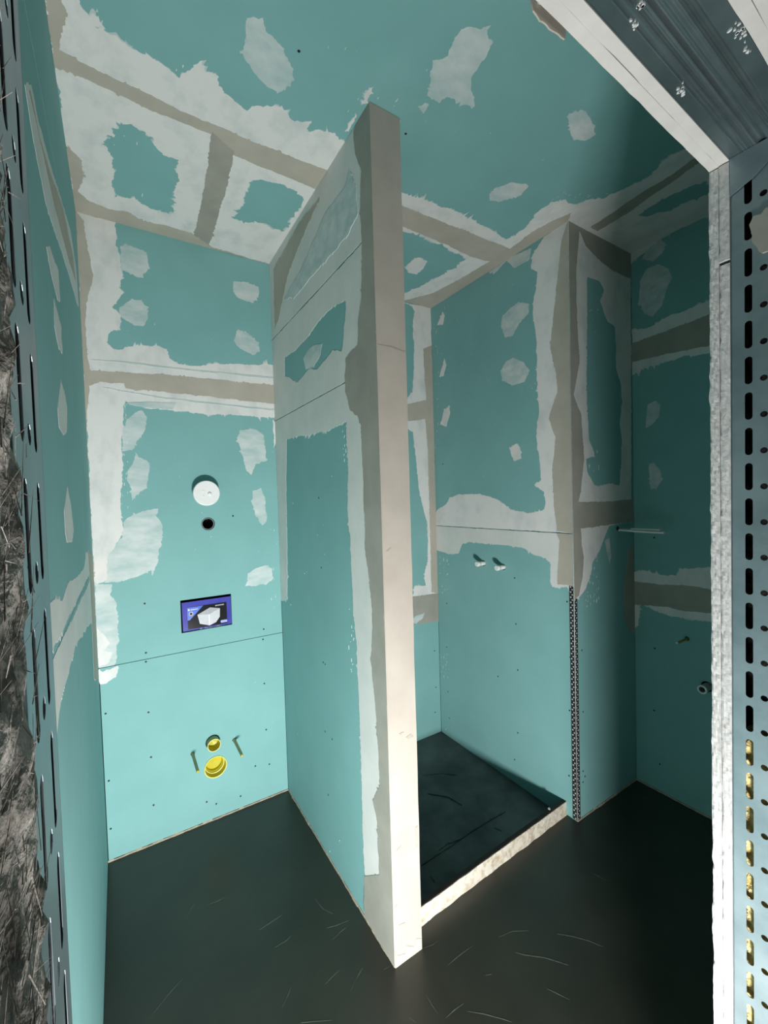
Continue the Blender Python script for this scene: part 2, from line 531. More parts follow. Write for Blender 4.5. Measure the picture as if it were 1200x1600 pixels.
patch(CEIL, P_CEIL, 'beige', [(63, 67), (87, 72), (127, 97), (173, 120), (233, 147), (283, 173), (333, 193), (400, 223), (507, 264), (570, 294), (628, 320), (667, 337), (733, 363), (800, 389),
                              (770, 409), (733, 400), (700, 383), (629, 353), (560, 322), (490, 293), (400, 257), (363, 240), (333, 211), (283, 190), (233, 170), (173, 140), (110, 112), (67, 97)], amp=0.003)
patch(CEIL, P_CEIL, 'grey', [(331, 205), (366, 236), (352, 300), (326, 385), (302, 372), (318, 300)], amp=0.003)
patch(CEIL, P_CEIL, 'beige', [(40, -60), (95, -60), (97, 0), (103, 20), (103, 37), (93, 60), (87, 76), (63, 71), (53, 27)], amp=0.006)
patch(CEIL, P_CEIL, 'beige', [(95, 225), (127, 250), (131, 275), (121, 298), (140, 314), (170, 327), (200, 331), (225, 346), (260, 352), (300, 364), (330, 385), (420, 420), ('w', XL, YB)], amp=0.004)
patch(CEIL, P_CEIL, 'grey', [(923, 354), (940, 344), (987, 311), (1013, 294), (1053, 271), (1077, 252), (1130, 222), (1140, 232), (1087, 256), (1053, 282), (1013, 309), (980, 333), (933, 361)], amp=0.003)
patch(CEIL, P_CEIL, 'beige', [(630, 470), (676, 458), (720, 435), (770, 405), (800, 387), (830, 363), (862, 345), (893, 332), ('w', XS, YC), ('w', XS, YB), ('w', XE, YB)], amp=0.003)
patch(CEIL, P_CEIL, 'thin', [(385, 28), (412, 27), (416, 50), (440, 72), (457, 108), (458, 125), (437, 142), (418, 135), (402, 118), (385, 98), (377, 78), (383, 60)])
patch(CEIL, P_CEIL, 'thin', [(720, 43), (733, 39), (753, 45), (763, 39), (760, 52), (768, 67), (763, 83), (747, 103), (738, 120), (737, 137), (742, 163), (727, 163), (700, 152), (683, 160), (668, 150), (673, 133), (677, 100), (687, 90), (700, 87), (707, 63)], amp=0.004)
patch(CEIL, P_CEIL, 'thin', [(655, 168), (665, 160), (670, 163), (663, 176)], amp=0.003)
patch(CEIL, P_CEIL, 'thin', [(888, 177), (915, 173), (930, 197), (928, 213), (917, 219), (895, 218), (891, 200)], amp=0.004)
patch(CEIL, P_CEIL, 'thin', [(765, 303), (775, 294), (800, 285), (822, 287), (825, 293), (810, 307), (785, 314), (766, 313)], amp=0.004)
patch(CEIL, P_CEIL, 'white', [(635, 417), (643, 407), (655, 402), (668, 408), (660, 420), (650, 428), (638, 425)], amp=0.003)
patch(CEIL, P_CEIL, 'thin', [(382, 362), (392, 347), (415, 349), (445, 364), (440, 385), (410, 378)], amp=0.004)
patch(CEIL, P_CEIL, 'white', [(566, 162), (571, 150), (580, 138), (584, 134), (578, 152), (572, 160)], amp=0.004)
patch(CEIL, P_CEIL, 'white', [(540, 205), (548, 192), (557, 178), (555, 188), (545, 203)], amp=0.003)
screws(CEIL, P_CEIL, [(634, 209), (467, 80)])
specks(CEIL, P_CEIL, [(540, 130, 640, 190, 10, 0.001, 0.003), (270, 100, 340, 150, 18, 0.001, 0.004), (860, 300, 960, 315, 14, 0.001, 0.003), (430, 60, 900, 260, 10, 0.0006, 0.002), (170, 200, 280, 330, 8, 0.001, 0.004)], 3)

# ================================================================== WALL_BACK
zt = P_BACK.hit((300, 604))[1]
WBACK = structure('wall_back', (-0.4, YB + 0.12, -0.05), (2.6, YB + 0.18, H + 0.03))
def bk(px): return P_BACK.hit(px)
flush_c, drain_c = bk((332.5, 1159)), bk((337, 1198))
bolt_l, bolt_r = bk((301, 1178)), bk((366, 1156))
cap_c, hole_c = bk((320.0, 771)), bk((325.3, 818.5))
nx0, nz1 = bk((281.5, 938)); nx1, _ = bk((361, 928)); _, nz0 = bk((283, 988.5))
nz0 = bk((322, 983))[1]; nz1 = bk((322, 933))[1]
board(WBACK, P_BACK, XL + 0.0014, XP, 0.006, JZ, [circ(*drain_c, 0.0505), circ(*flush_c, 0.0315), circ(*bolt_l, 0.009, 12), circ(*bolt_r, 0.009, 12)], g=0.0013)
board(WBACK, P_BACK, XL - 0.012, XP, JZ, zt, [circ(*cap_c, 0.030), circ(*hole_c, 0.0295), rect(nx0, nx1, nz0, nz1)], g=0.0013)
board(WBACK, P_BACK, XL - 0.012, XP, zt, H)
zs1, zs2 = P_SBACK.hit((655, 645))[1], P_SBACK.hit((660, 950))[1]
board(WBACK, P_SBACK, XE, XS, PAN - 0.012, zs2)
board(WBACK, P_SBACK, XE, XS, zs2, zs1)
board(WBACK, P_SBACK, XE, XS, zs1, H)
patch(WBACK, P_BACK, 'white', [('w', XL, H), (180, 346), (181, 375), (181, 385), (187, 400), (190, 430), (185, 448), (193, 458), (180, 475), (175, 480), (190, 495), (188, 515), (175, 518), (168, 527), (167, 535),
      (178, 545), (190, 545), (210, 540), (240, 540), (260, 545), (265, 560), (280, 570), (300, 572), (330, 570), (360, 568), (400, 570), (440, 572),
      (440, 652), (400, 652), (360, 648), (310, 646), (260, 640), (230, 638), (205, 632), (194, 625), (193, 640), (192, 660), (190, 700), (192, 740), (188, 780), (189, 800), (192, 830), (182, 850), (168, 868), (167, 905), (152, 914), (120, 914)], amp=0.004)
patch(WBACK, P_BACK, 'thin', [(120, 913), (153, 913), (175, 913), (173, 930), (183, 943), (185, 967), (185, 1000), (182, 1013), (183, 1033), (182, 1057), (167, 1067), (157, 1069), (130, 1067)], amp=0.004, b=(None, None, JZ + 0.0015, None))
patch(WBACK, P_BACK, 'white', [(130, 1042), (160, 1050), (183, 1038), (182, 1057), (167, 1067), (157, 1069), (130, 1067)], amp=0.003, b=(None, None, None, JZ - 0.0015))
patch(WBACK, P_BACK, 'white', [(130, 985), (160, 990), (172, 1005), (162, 1015), (175, 1020), (172, 1035), (130, 1048)], amp=0.003, b=(None, None, JZ + 0.0015, None))
patch(WBACK, P_BACK, 'beige', [('w', XL, H), (130, 345), (137, 390), (146, 430), (143, 447), (137, 460), (134, 500), (135, 540), (140, 575), (140, 605), (136, 650), (133, 680), (136, 760), (141, 850), (145, 920), (149, 985), (152, 1030), (140, 1038)], amp=0.0025, b=(None, None, JZ + 0.0015, None))
patch(WBACK, P_BACK, 'beige', [(120, 577), (180, 582), (200, 582), (267, 587), (333, 593), (400, 600), (440, 604), (440, 633), (400, 628), (300, 617), (250, 612), (197, 607), (193, 600), (157, 597), (120, 602)], amp=0.003)
for q in ([(188, 385), (200, 383), (215, 388), (230, 395), (234, 420), (218, 433), (205, 428), (188, 420)],
          [(205, 467), (220, 467), (230, 480), (231, 500), (222, 510), (208, 508), (190, 498), (185, 480)],
          [(365, 440), (380, 440), (403, 448), (405, 460), (395, 473), (372, 466), (364, 455)],
          [(372, 515), (385, 520), (405, 535), (406, 550), (395, 555), (375, 545), (366, 532)],
          [(197, 655), (210, 645), (222, 642), (230, 652), (228, 670), (215, 690), (207, 704), (192, 704), (191, 680)],
          [(200, 735), (207, 725), (213, 707), (218, 715), (232, 722), (234, 735), (230, 763), (213, 773), (207, 783), (203, 760), (198, 750)],
          [(205, 805), (230, 797), (248, 793), (245, 805), (253, 820), (255, 833), (250, 850), (247, 870), (240, 900), (236, 890), (225, 895), (215, 902), (180, 910), (164, 910), (165, 870), (190, 840), (195, 815)],
          [(375, 672), (385, 670), (400, 670), (412, 680), (416, 720), (400, 725), (392, 742), (385, 735), (378, 710), (371, 685)],
          [(395, 768), (408, 763), (415, 780), (416, 815), (410, 822), (400, 805), (393, 785)],
          [(385, 915), (388, 897), (400, 887), (415, 883), (425, 888), (427, 905), (415, 913), (395, 915)]):
    patch(WBACK, P_BACK, 'thin', q, amp=0.004)
for q in ([(142, 562), (200, 566), (300, 578), (430, 590), (430, 592.5), (300, 580), (200, 568)], [(160, 605), (195, 612), (260, 622), (350, 632), (430, 640), (430, 642), (350, 634), (260, 624)],
          [(196, 630), (230, 628), (275, 630), (270, 640), (240, 638), (210, 634)]):
    patch(WBACK, P_BACK, 'over', q, amp=0.0012)
patch(WBACK, P_BACK, 'white', [(426, 655), (433, 660), (433, 690), (428, 700)], amp=0.003)
screws(WBACK, P_BACK, [(226, 943), (228, 1020), (228, 1034), (232, 1113), (236, 1183), (240, 1258), (165, 1115), (170, 1220), (173, 1295), (412, 983), (411, 999), (413, 1068), (416, 1140), (421, 1194), (323, 1253), (338, 1256), (376, 1244), (399, 1197), (364, 806)])
specks(WBACK, P_BACK, [(185, 630, 200, 800, 40, 0.001, 0.003), (330, 520, 420, 700, 10, 0.0006, 0.0016), (250, 700, 430, 870, 14, 0.0008, 0.0025), (410, 820, 435, 960, 12, 0.001, 0.003), (180, 480, 260, 545, 12, 0.001, 0.002), (395, 1060, 435, 1150, 6, 0.0008, 0.002)], 5)
# shower back
patch(WBACK, P_SBACK, 'white', [(620, 470), (643, 477), (648, 487), (645, 500), (647, 550), (645, 613), (636, 622), (620, 625), (620, 668), (638, 670), (645, 675), (647, 693), (655, 767), (662, 800), (668, 817), (668, 877), (663, 897), (665, 915), (647, 917), (646, 935), (690, 930), ('w', XS, H)], amp=0.003)
patch(WBACK, P_SBACK, 'beige', [(661, 545), (664, 600), (666, 625), (640, 631), (620, 633), (620, 658), (640, 658), (664, 655), (668, 700), (671, 800), (674, 925), (700, 925), (700, 545)], amp=0.002)
patch(WBACK, P_SBACK, 'grey', [(620, 934), (646, 932), (700, 924), (700, 969), (680, 971), (653, 975), (620, 973)], amp=0.003)
patch(WBACK, P_SBACK, 'over', [(640, 973), (648, 963), (663, 957), (660, 966), (650, 974)], amp=0.002)
screws(WBACK, P_SBACK, [(679, 1017), (681, 1074), (680, 1113)])

# ================================================================== WALL_LEFT
zl1, zl2 = P_LEFT.hit((128, 925))[1], P_LEFT.hit((100, 335))[1]
WLEFT = structure('wall_left', (XL - 0.20, 0.30, -0.05), (XL - 0.08, YB + 0.12, H + 0.03))
board(WLEFT, P_LEFT, 0.31, YB - 0.001, 0.006, zl1)
board(WLEFT, P_LEFT, 0.31, YB - 0.001, zl1, zl2)
board(WLEFT, P_LEFT, 0.31, YB - 0.001, zl2, H)
def lw(px, z=None):                           # the wall is seen almost edge-on: keep the pixel's height along it
    return px
patch(WLEFT, P_LEFT, 'haze', [(150, 862), (134, 862), (132, 885), (122, 900), (105, 912), (97, 940), (87, 935), (76, 945), (70, 960), (74, 1020), (80, 1020), (140, 905), (150, 890)], amp=0.003, b=(None, None, zl1 + 0.0004, None))
patch(WLEFT, P_LEFT, 'haze', [(74, 1025), (84, 1160), (88, 1155), (95, 1095), (117, 1012), (132, 985), (144, 970), (150, 960), (150, 885), (80, 1022)], amp=0.003, b=(None, None, None, zl1 - 0.0004))
patch(WLEFT, P_LEFT, 'beige', [(137, 860), (150, 860), (153, 1060), (147, 1062), (143, 960), (140, 905)], amp=0.002)
for q in ([(72, 385), (78, 385), (83, 402), (91, 422), (94, 470), (90, 470), (82, 437)], [(84, 467), (96, 512), (96, 530), (98, 550), (92, 545), (85, 510)],
          [(95, 593), (102, 620), (105, 637), (104, 677), (99, 681), (92, 665), (90, 637)], [(105, 760), (111, 790), (115, 830), (113, 845), (105, 848), (102, 835), (100, 795)]):
    patch(WLEFT, P_LEFT, 'haze', q, amp=0.003)
patch(WLEFT, P_LEFT, 'haze', [(38, 130), (48, 130), (60, 190), (78, 255), (92, 300), (110, 360), (119, 420), (123, 480), (119, 470), (108, 430), (95, 390), (72, 320), (52, 220)], amp=0.003)
patch(WLEFT, P_LEFT, 'beige', [(44, 140), (47, 140), (62, 215), (78, 270), (97, 320), (114, 400), (118, 440), (108, 410), (84, 320)], amp=0.002)

# ================================================================== WALL_PARTITION
zA, zB = P_PART.hit((505, 445))[1], P_PART.hit((490, 625))[1]
WPART = structure('wall_partition', (XP + BT + 0.001, YP + BT + 0.001, -0.02), (XE - BT - 0.001, YB + 0.01, H + 0.02))
board(WPART, P_PART, YP, YB - 0.001, 0.006, zB)
board(WPART, P_PART, YP, YB - 0.001, zB, zA, g=0.0018)
board(WPART, P_PART, YP, YB - 0.001, zA, H, g=0.0018)
P_PR = Plane(0, XE, 1, (YP, YB, PAN, H))
board(WPART, P_PR, YP, YB - 0.001, 0.0, 1.25)
board(WPART, P_PR, YP, YB - 0.001, 1.25, H)
zE = P_END.hit((612, 770))[1]
board(WPART, P_END, XP + BT, XE - BT, 0.0, zE, material=M_END, g=0.0002)
board(WPART, P_END, XP + BT, XE - BT, zE, H, material=M_END, g=0.0002)
# skim coat over the whole end
bm = bmesh.new()
nz = 120
row = []
for i in range(nz + 1):
    z = 0.002 + (H - 0.004) * i / nz
    wob = 0.0016 * noise.noise(Vector((3.3, 0, z * 9)))
    chip = 0.004 if noise.noise(Vector((9.1, 2, z * 14))) > 0.55 and z < 1.0 else 0
    row.append([bm.verts.new((XP - 0.0015 + (j / 4) * (TP + 0.003) - (chip + wob if j == 4 else 0), YP - 0.0018 - 0.0006 * noise.noise(Vector((j * 1.3, 5, z * 6))), z)) for j in range(5)])
for i in range(nz):
    for j in range(4):
        bm.faces.new([row[i][j], row[i][j + 1], row[i + 1][j + 1], row[i + 1][j]])
g = bmesh.ops.extrude_face_region(bm, geom=bm.faces[:])
for v in [e for e in g['geom'] if isinstance(e, bmesh.types.BMVert)]:
    v.co.y = YP - 0.0001
build('end_skim_coat', bm, M_END, WPART)
# bead along the left arris and its fine crumbs
bm = bmesh.new()
tube(bm, (XP - 0.0012, YP - 0.0012, 0.01), (XP - 0.0012, YP - 0.0012, H), 0.0017, n=8)
build('corner_bead', bm, M_END, WPART)
bm = bmesh.new()
z = 0.30
while z < 1.05:
    for dy in (0.006, 0.011):
        bm2 = (XP - 0.0018, YP + dy + random.uniform(-.001, .001), z + (0.004 if dy > .008 else 0))
        tube(bm, bm2, (bm2[0] + 0.0015, bm2[1], bm2[2]), 0.0016, n=6)
    z += 0.0095
o = build('bead_perforations', bm, M_GREYPL, WPART)
o['kind'] = 'stuff'
# dirt, scratches and a mortar stain on the end of the partition
P_END2 = Plane(1, YP - 0.0023, -1, (XP, XE, 0.0, H))
patch(WPART, P_END2, 'beige', [(617, 1515), (662, 1485), (661, 1464), (650, 1468), (646, 1480), (636, 1478), (634, 1490), (622, 1494), (614, 1503)], amp=0.002)
for q in ([(604, 861), (611, 856), (606, 863)], [(624, 1147), (631, 1143), (626, 1150)], [(634, 1152), (641, 1147), (646, 1151), (638, 1155)], [(622, 1446), (633, 1441), (635, 1446), (624, 1450)], [(619, 1329), (627, 1320), (622, 1330)], [(617, 1418), (622, 1410), (620, 1420)], [(590, 538), (610, 541), (633, 549), (633, 551), (610, 543)], [(649, 1292), (653, 1290), (653, 1322), (650, 1325)]):
    patch(WPART, P_END2, 'grey', q, amp=0.0012)
# compound on the left face
front = ('w', YP, 0.0)
yf = P_PART.hit((570, 1408))[0]
strip = [('w', yf, 0.0), (570, 1408), (570, 1367), (567, 1300), (565, 1200), (562, 1117), (560, 1067), (557, 1000), (552, 950), (550, 900), (547, 833), (543, 800), (545, 733), (542, 690), (542, 657), (533, 662), (513, 673), (500, 673), (493, 678), (463, 682), (448, 687), (447, 760), (449, 870), (449, 935), (444, 937), (437, 937)]
patch(WPART, P_PART, 'haze', [('w', YB, zB), ('w', YP, zB), front] + strip, amp=0.003, b=(None, None, None, zB - 0.0018))
win1 = [(542, 468), (538, 517), (535, 547), (520, 547), (507, 563), (495, 577), (483, 578), (465, 597), (453, 590), (445, 587), (445, 558), (462, 547), (480, 527), (497, 503), (510, 490), (523, 477)]
patch(WPART, P_PART, 'haze', [('w', YB, zA), ('w', YP, zA), ('w', YP, zB), ('w', YB, zB)], [win1], amp=0.003, b=(None, None, zB + 0.001, zA - 0.002))
patch(WPART, P_PART, 'haze', [('w', YB, H), ('w', YP, H), ('w', YP, zA), ('w', YB, zA)], amp=0.002, b=(None, None, zA + 0.002, None))
patch(WPART, P_PART, 'thin', [(483, 545), (490, 540), (503, 537), (500, 555), (490, 573), (478, 577), (474, 560)], amp=0.002)
patch(WPART, P_PART, 'grey', [('w', YP, H), (556, 180), (553, 207), (555, 240), (565, 267), (563, 333), (565, 360), (567, 400), (565, 467), (560, 503), (560, 540), (541, 560), (540, 590), (540, 613), (547, 640), (560, 650), (565, 667), (567, 717), (570, 800), (572, 867), (577, 900), (582, 950), (582, 1007), (580, 1033), (585, 1077), (588, 1117), (593, 1183), (594, 1230), (583, 1250), (590, 1283), (592, 1333), (593, 1367), (570, 1367), (569, 1408), ('w', yf + 0.005, 0.0), front], amp=0.003)
patch(WPART, P_PART, 'over', [(445, 468), (470, 425), (510, 333), (540, 293), (547, 267), (558, 300), (560, 333), (545, 367), (517, 400), (490, 430), (460, 465)], amp=0.004, b=(None, None, zA + 0.004, None))
patch(WPART, P_PART, 'beige', [(428, 420), (470, 345), (500, 310), (470, 380), (450, 430), (436, 500), (430, 515)], amp=0.004, b=(None, None, zA + 0.004, None))
screws(WPART, P_PART, [(502, 887), (505, 1035), (508, 1038), (508, 1143), (513, 1242), (498, 778), (519, 1155)])
specks(WPART, P_PART, [(545, 950, 562, 1050, 20, 0.0008, 0.003), (470, 870, 480, 900, 2, 0.0006, 0.002), (535, 660, 545, 720, 16, 0.0008, 0.003), (440, 690, 560, 1350, 10, 0.0005, 0.0015)], 8)

# ================================================================== WALL_SHOWER (side of the duct casing)
zj = P_SHOW.hit((786, 827.5))[1]
WSHOW = structure('wall_shower', (XS + 0.08, YC + 0.08, -0.05), (XS + 0.12, YB + 0.12, H + 0.02))
pip = [P_SHOW.hit((755.5, 880)), P_SHOW.hit((786.5, 886))]
board(WSHOW, P_SHOW, YC, YB - 0.001, PAN - 0.012, zj, [circ(*p, 0.0165, 20) for p in pip], g=0.0012)
board(WSHOW, P_SHOW, YC, YB - 0.001, zj, H, g=0.0012)
patch(WSHOW, P_SHOW, 'white', [('w', YC, H), (880, 350), (850, 368), (845, 378), (832, 400), (830, 420), (840, 425), (838, 450), (833, 470), (834, 500), (838, 530), (840, 600), (842, 640), (838, 680), (843, 720), (847, 750), (835, 758), (850, 767), (853, 785), (850, 797),
      (830, 803), (800, 797), (777, 780), (750, 772), (717, 772), (703, 778), (697, 787), (683, 797), (670, 800), ('w', YB, zj), ('w', YC, zj)], amp=0.003, b=(None, None, zj + 0.0015, None))
patch(WSHOW, P_SHOW, 'haze', [('w', YB, zj), (670, 858), (680, 860), (700, 865), (717, 865), (722, 850), (733, 847), (767, 850), (800, 853), (820, 857), (837, 868), (853, 872), (860, 880), (860, 910), (863, 917), (893, 917), ('w', YC, 1.08), ('w', YC, zj)], amp=0.003, b=(None, None, None, zj - 0.0015))
patch(WSHOW, P_SHOW, 'beige', [('w', YC, H), (885, 352), (878, 375), (875, 400), (868, 467), (862, 520), (860, 543), (868, 580), (872, 613), (862, 640), (858, 653), (868, 683), (866, 710), (863, 733), (865, 767), (867, 800), (870, 830), ('w', YC, zj)], amp=0.0025, b=(None, None, zj + 0.0015, None))
zbead = P_SHOW.hit((895, 917))[1]
patch(WSHOW, P_SHOW, 'beige', [('w', YC, zj), (870, 832), (875, 845), (873, 867), (871, 900), (872, 914), (893, 914), ('w', YC, zbead)], amp=0.002, b=(None, None, None, zj - 0.0015))
for k, q in (('thin', [(785, 495), (797, 482), (810, 472), (827, 475), (825, 490), (812, 505), (800, 525), (790, 527), (783, 512)]),
             ('thin', [(782, 580), (790, 565), (803, 560), (818, 565), (827, 580), (820, 597), (800, 602), (785, 595)]),
             ('white', [(797, 700), (808, 693), (813, 700), (815, 715), (805, 720), (800, 712)]),
             ('white', [(683, 507), (692, 488), (695, 493), (692, 508)]), ('white', [(687, 590), (695, 560), (698, 570), (693, 587)]),
             ('white', [(688, 663), (695, 640), (702, 635), (703, 647), (697, 667)]), ('thin', [(790, 402), (803, 390), (830, 388), (826, 407), (805, 418)]),
             ('thin', [(765, 425), (790, 402), (792, 406), (772, 428)])):
    patch(WSHOW, P_SHOW, k, q, amp=0.003)
screws(WSHOW, P_SHOW, [(698, 943), (698, 1011), (700, 1081), (702, 1122), (692, 725), (804, 903), (806, 975), (809, 1047), (809, 1145), (804, 1187), (890, 1110), (886, 940), (891, 1027), (778, 1057), (889, 1212)])
specks(WSHOW, P_SHOW, [(678, 500, 690, 720, 26, 0.0008, 0.003), (684, 840, 702, 930, 22, 0.001, 0.004), (683, 1020, 702, 1060, 22, 0.001, 0.003), (690, 420, 830, 760, 40, 0.0006, 0.0022), (828, 560, 845, 660, 12, 0.001, 0.003), (685, 1130, 705, 1140, 4, 0.001, 0.002)], 11)

# ================================================================== WALL_DUCT (front of the duct casing)
zd = P_DUCT.hit((940, 812))[1]
WDUCT = structure('wall_duct', (XS + 0.08, YC + 0.03, -0.05), (XR + 0.05, YC + 0.07, H + 0.02))
board(WDUCT, P_DUCT, XS + 0.0005, XR + 0.012, 0.006, zd)
board(WDUCT, P_DUCT, XS + 0.0005, XR + 0.012, zd, H)
win_p = [(917, 432), (937, 440), (943, 453), (938, 470), (943, 487), (950, 503), (960, 510), (963, 540), (962, 573), (970, 600), (973, 627), (968, 660), (972, 690), (970, 733), (967, 760), (957, 755), (940, 758), (930, 760), (917, 737), (915, 717), (930, 712), (920, 687), (918, 653), (916, 600), (917, 533)]
patch(WDUCT, P_DUCT, 'white', [('w', XS, H), ('w', XR, H), (986, 815), (952, 822), (943, 840), (937, 860), (925, 880), (923, 897), (913, 923), (903, 935), ('w', XS, 1.0)], [win_p], amp=0.003)
patch(WDUCT, P_DUCT, 'grey', [('w', XS, H), (905, 362), (900, 420), (900, 483), (905, 567), (896, 617), (908, 650), (910, 690), (912, 717), (907, 767), (903, 785), (950, 784), (990, 780), (990, 815), (950, 820), (907, 826), (908, 850), (912, 870), (910, 900), (904, 930), ('w', XS, 1.0)], amp=0.002)
patch(WDUCT, P_DUCT, 'grey', [(905, 362), ('w', XS, H), ('w', XR, H), (985, 435), (960, 425), (940, 410), (915, 385)], amp=0.003)
patch(WDUCT, P_DUCT, 'grey', [(982, 855), (988, 852), (998, 900), (998, 987), (985, 987), (975, 967), (975, 917)], amp=0.003)
patch(WDUCT, P_DUCT, 'thin', [(945, 845), (952, 840), (955, 870), (952, 880)], amp=0.002)
screws(WDUCT, P_DUCT, [(909, 1016), (911, 1112), (911, 1205), (911, 1222), (914, 1213)])
specks(WDUCT, P_DUCT, [(915, 700, 940, 740, 18, 0.001, 0.004), (915, 860, 938, 950, 40, 0.001, 0.004), (920, 480, 935, 520, 6, 0.001, 0.003)], 13)

# ================================================================== WALL_RIGHT
zr1, zr2 = P_RIGHT.hit((1050, 527))[1], P_RIGHT.hit((1050, 932))[1]
WRIGHT = structure('wall_right', (XR + 0.10, 0.20, -0.05), (XR + 0.16, YB + 0.12, H + 0.03))
rod_c, stub_c = P_RIGHT.hit((1073.5, 998)), P_RIGHT.hit((1105, 1073))
board(WRIGHT, P_RIGHT, 0.31, YC - 0.001, 0.006, zr2, [circ(*rod_c, 0.010, 14), circ(*stub_c, 0.0235, 20)])
board(WRIGHT, P_RIGHT, 0.31, YC - 0.001, zr2, zr1)
board(WRIGHT, P_RIGHT, 0.31, YC - 0.001, zr1, H)
for q in ([(1003, 405), (1012, 385), (1033, 373), (1040, 380), (1035, 395), (1020, 408)], [(1000, 440), (1010, 420), (1027, 413), (1045, 420), (1050, 433), (1042, 450), (1035, 475), (1020, 495), (1008, 490), (998, 470)],
          [(1010, 645), (1012, 632), (1025, 626), (1032, 632), (1030, 650), (1020, 663), (1009, 669)], [(1014, 725), (1022, 723), (1032, 735), (1034, 750), (1025, 764), (1016, 763)]):
    patch(WRIGHT, P_RIGHT, 'thin', q, amp=0.003)
patch(WRIGHT, P_RIGHT, 'white', [(980, 519), (1013, 513), (1033, 500), (1067, 487), (1108, 470), (1160, 452), (1160, 540), (1107, 553), (1067, 557), (1040, 567), (1013, 573), (980, 588)], amp=0.004)
patch(WRIGHT, P_RIGHT, 'grey', [(980, 539), (1033, 520), (1108, 492), (1160, 472), (1160, 528), (1107, 541), (1040, 553), (980, 568)], amp=0.002)
patch(WRIGHT, P_RIGHT, 'white', [(980, 892), (1007, 892), (1033, 898), (1057, 900), (1063, 890), (1093, 887), (1160, 888), (1160, 985), (1113, 973), (1087, 967), (1053, 963), (1030, 957), (1013, 947), (1000, 943), (998, 977), (980, 977)], amp=0.004)
patch(WRIGHT, P_RIGHT, 'grey', [(980, 907), (1035, 913), (1080, 915), (1113, 922), (1160, 926), (1160, 962), (1113, 958), (1070, 955), (1040, 948), (980, 942)], amp=0.002)
patch(WRIGHT, P_RIGHT, 'white', [('w', YC, H), (985, 412), (1005, 396), (1030, 372), (1070, 352), (1107, 333), (1160, 310), ('w', 0.6, H)], amp=0.003)
screws(WRIGHT, P_RIGHT, [(1022, 840), (1023, 1013), (1022, 1110), (1031, 1194)])

# ================================================================== WALL_FRONT (stud wall with the door opening)
FA = math.radians(1.5)
FPV = Vector((0.77, 0.270, 0))
def fw(p):
    p = Vector(p)
    return Vector((FPV.x + p.x * math.cos(FA) - p.y * math.sin(FA), FPV.y + p.x * math.sin(FA) + p.y * math.cos(FA), p.z))
ZH, LJ, RX = 1.945, -0.798, 1.40
bm = bmesh.new()                                            # timber/steel core left of and over the opening, out of sight
box(bm, (RX - 0.30, -0.085, 0), (RX, -0.014, H), fw)
box(bm, (LJ - 0.22, -0.085, 0.0), (LJ - 0.06, -0.014, H), fw)
box(bm, (LJ - 0.06, -0.085, ZH + 0.06), (RX - 0.30, -0.014, H), fw)
WFRONT = build('wall_front', bm, M_STUDW)
WFRONT['kind'] = 'structure'

def rough_edge_board(y0, y1, z0, z1, x0, x1, amp, seed, break_z=None):
    """plasterboard whose cut edge (facing the opening) is crumbly"""
    bm = bmesh.new()
    nz_, ny_ = int((z1 - z0) / 0.006), 5
    g_ = []
    for i in range(nz_ + 1):
        z = z0 + (z1 - z0) * i / nz_
        r = []
        for j in range(ny_ + 1):
            y = y0 + (y1 - y0) * j / ny_
            d = amp * (noise.noise(Vector((seed, y * 260, z * 95 + y * 150))) + 0.6 * noise.noise(Vector((seed + 5, y * 500, z * 230))) + 0.8 * noise.noise(Vector((seed + 9, 0, z * 11))))
            e = 0
            if j == ny_:
                e = 0.0016 * noise.noise(Vector((seed + 2, 1, z * 60))) + 0.0012 * noise.noise(Vector((seed + 2, 1, z * 17)))
                if break_z and abs(z - break_z) < 0.02:
                    e -= 0.006 * (1 - abs(z - break_z) / 0.02)
            if j == ny_ and amp > 0.0005: d += 0.0008
            r.append(bm.verts.new(fw((x0 + d, y + e, z))))
        g_.append(r)
    bk_ = [[bm.verts.new(fw((x0 + 0.05, (y0, y1)[j], z0 + (z1 - z0) * i / nz_))) for j in (0, 1)] for i in (0, nz_)]
    for i in range(nz_):
        for j in range(ny_):
            bm.faces.new([g_[i][j], g_[i][j + 1], g_[i + 1][j + 1], g_[i + 1][j]])
    bm.faces.new([r[0] for r in g_] + [bk_[1][0], bk_[0][0]])
    bm.faces.new([r[-1] for r in g_] + [bk_[1][1], bk_[0][1]])
    bm.faces.new(g_[0] + [bk_[0][1], bk_[0][0]])
    bm.faces.new(g_[-1] + [bk_[1][1], bk_[1][0]])
    bm.faces.new([bk_[0][0], bk_[0][1], bk_[1][1], bk_[1][0]])
    box(bm, (x0 + 0.05, y0, z0), (x1, y1, z1), fw)
    return bm
zbk = P_DUCT.hit((1115, 1350))[1]
zcut = 1.80
jx = 0.0
build('plasterboard', rough_edge_board(0.0012, 0.0130, 0.0, ZH - 0.002, jx, RX, 0.0013, 1.0, break_z=0.42), M_GYPS, WFRONT)
build('plasterboard', rough_edge_board(-0.0120, 0.0003, 0.0, zcut, jx + 0.0006, RX, 0.0010, 2.0), M_GYPS, WFRONT)
build('plasterboard', rough_edge_board(-0.0120, 0.0003, zcut + 0.005, ZH - 0.002, jx - 0.001, RX, 0.0008, 3.0), M_GYPS, WFRONT)
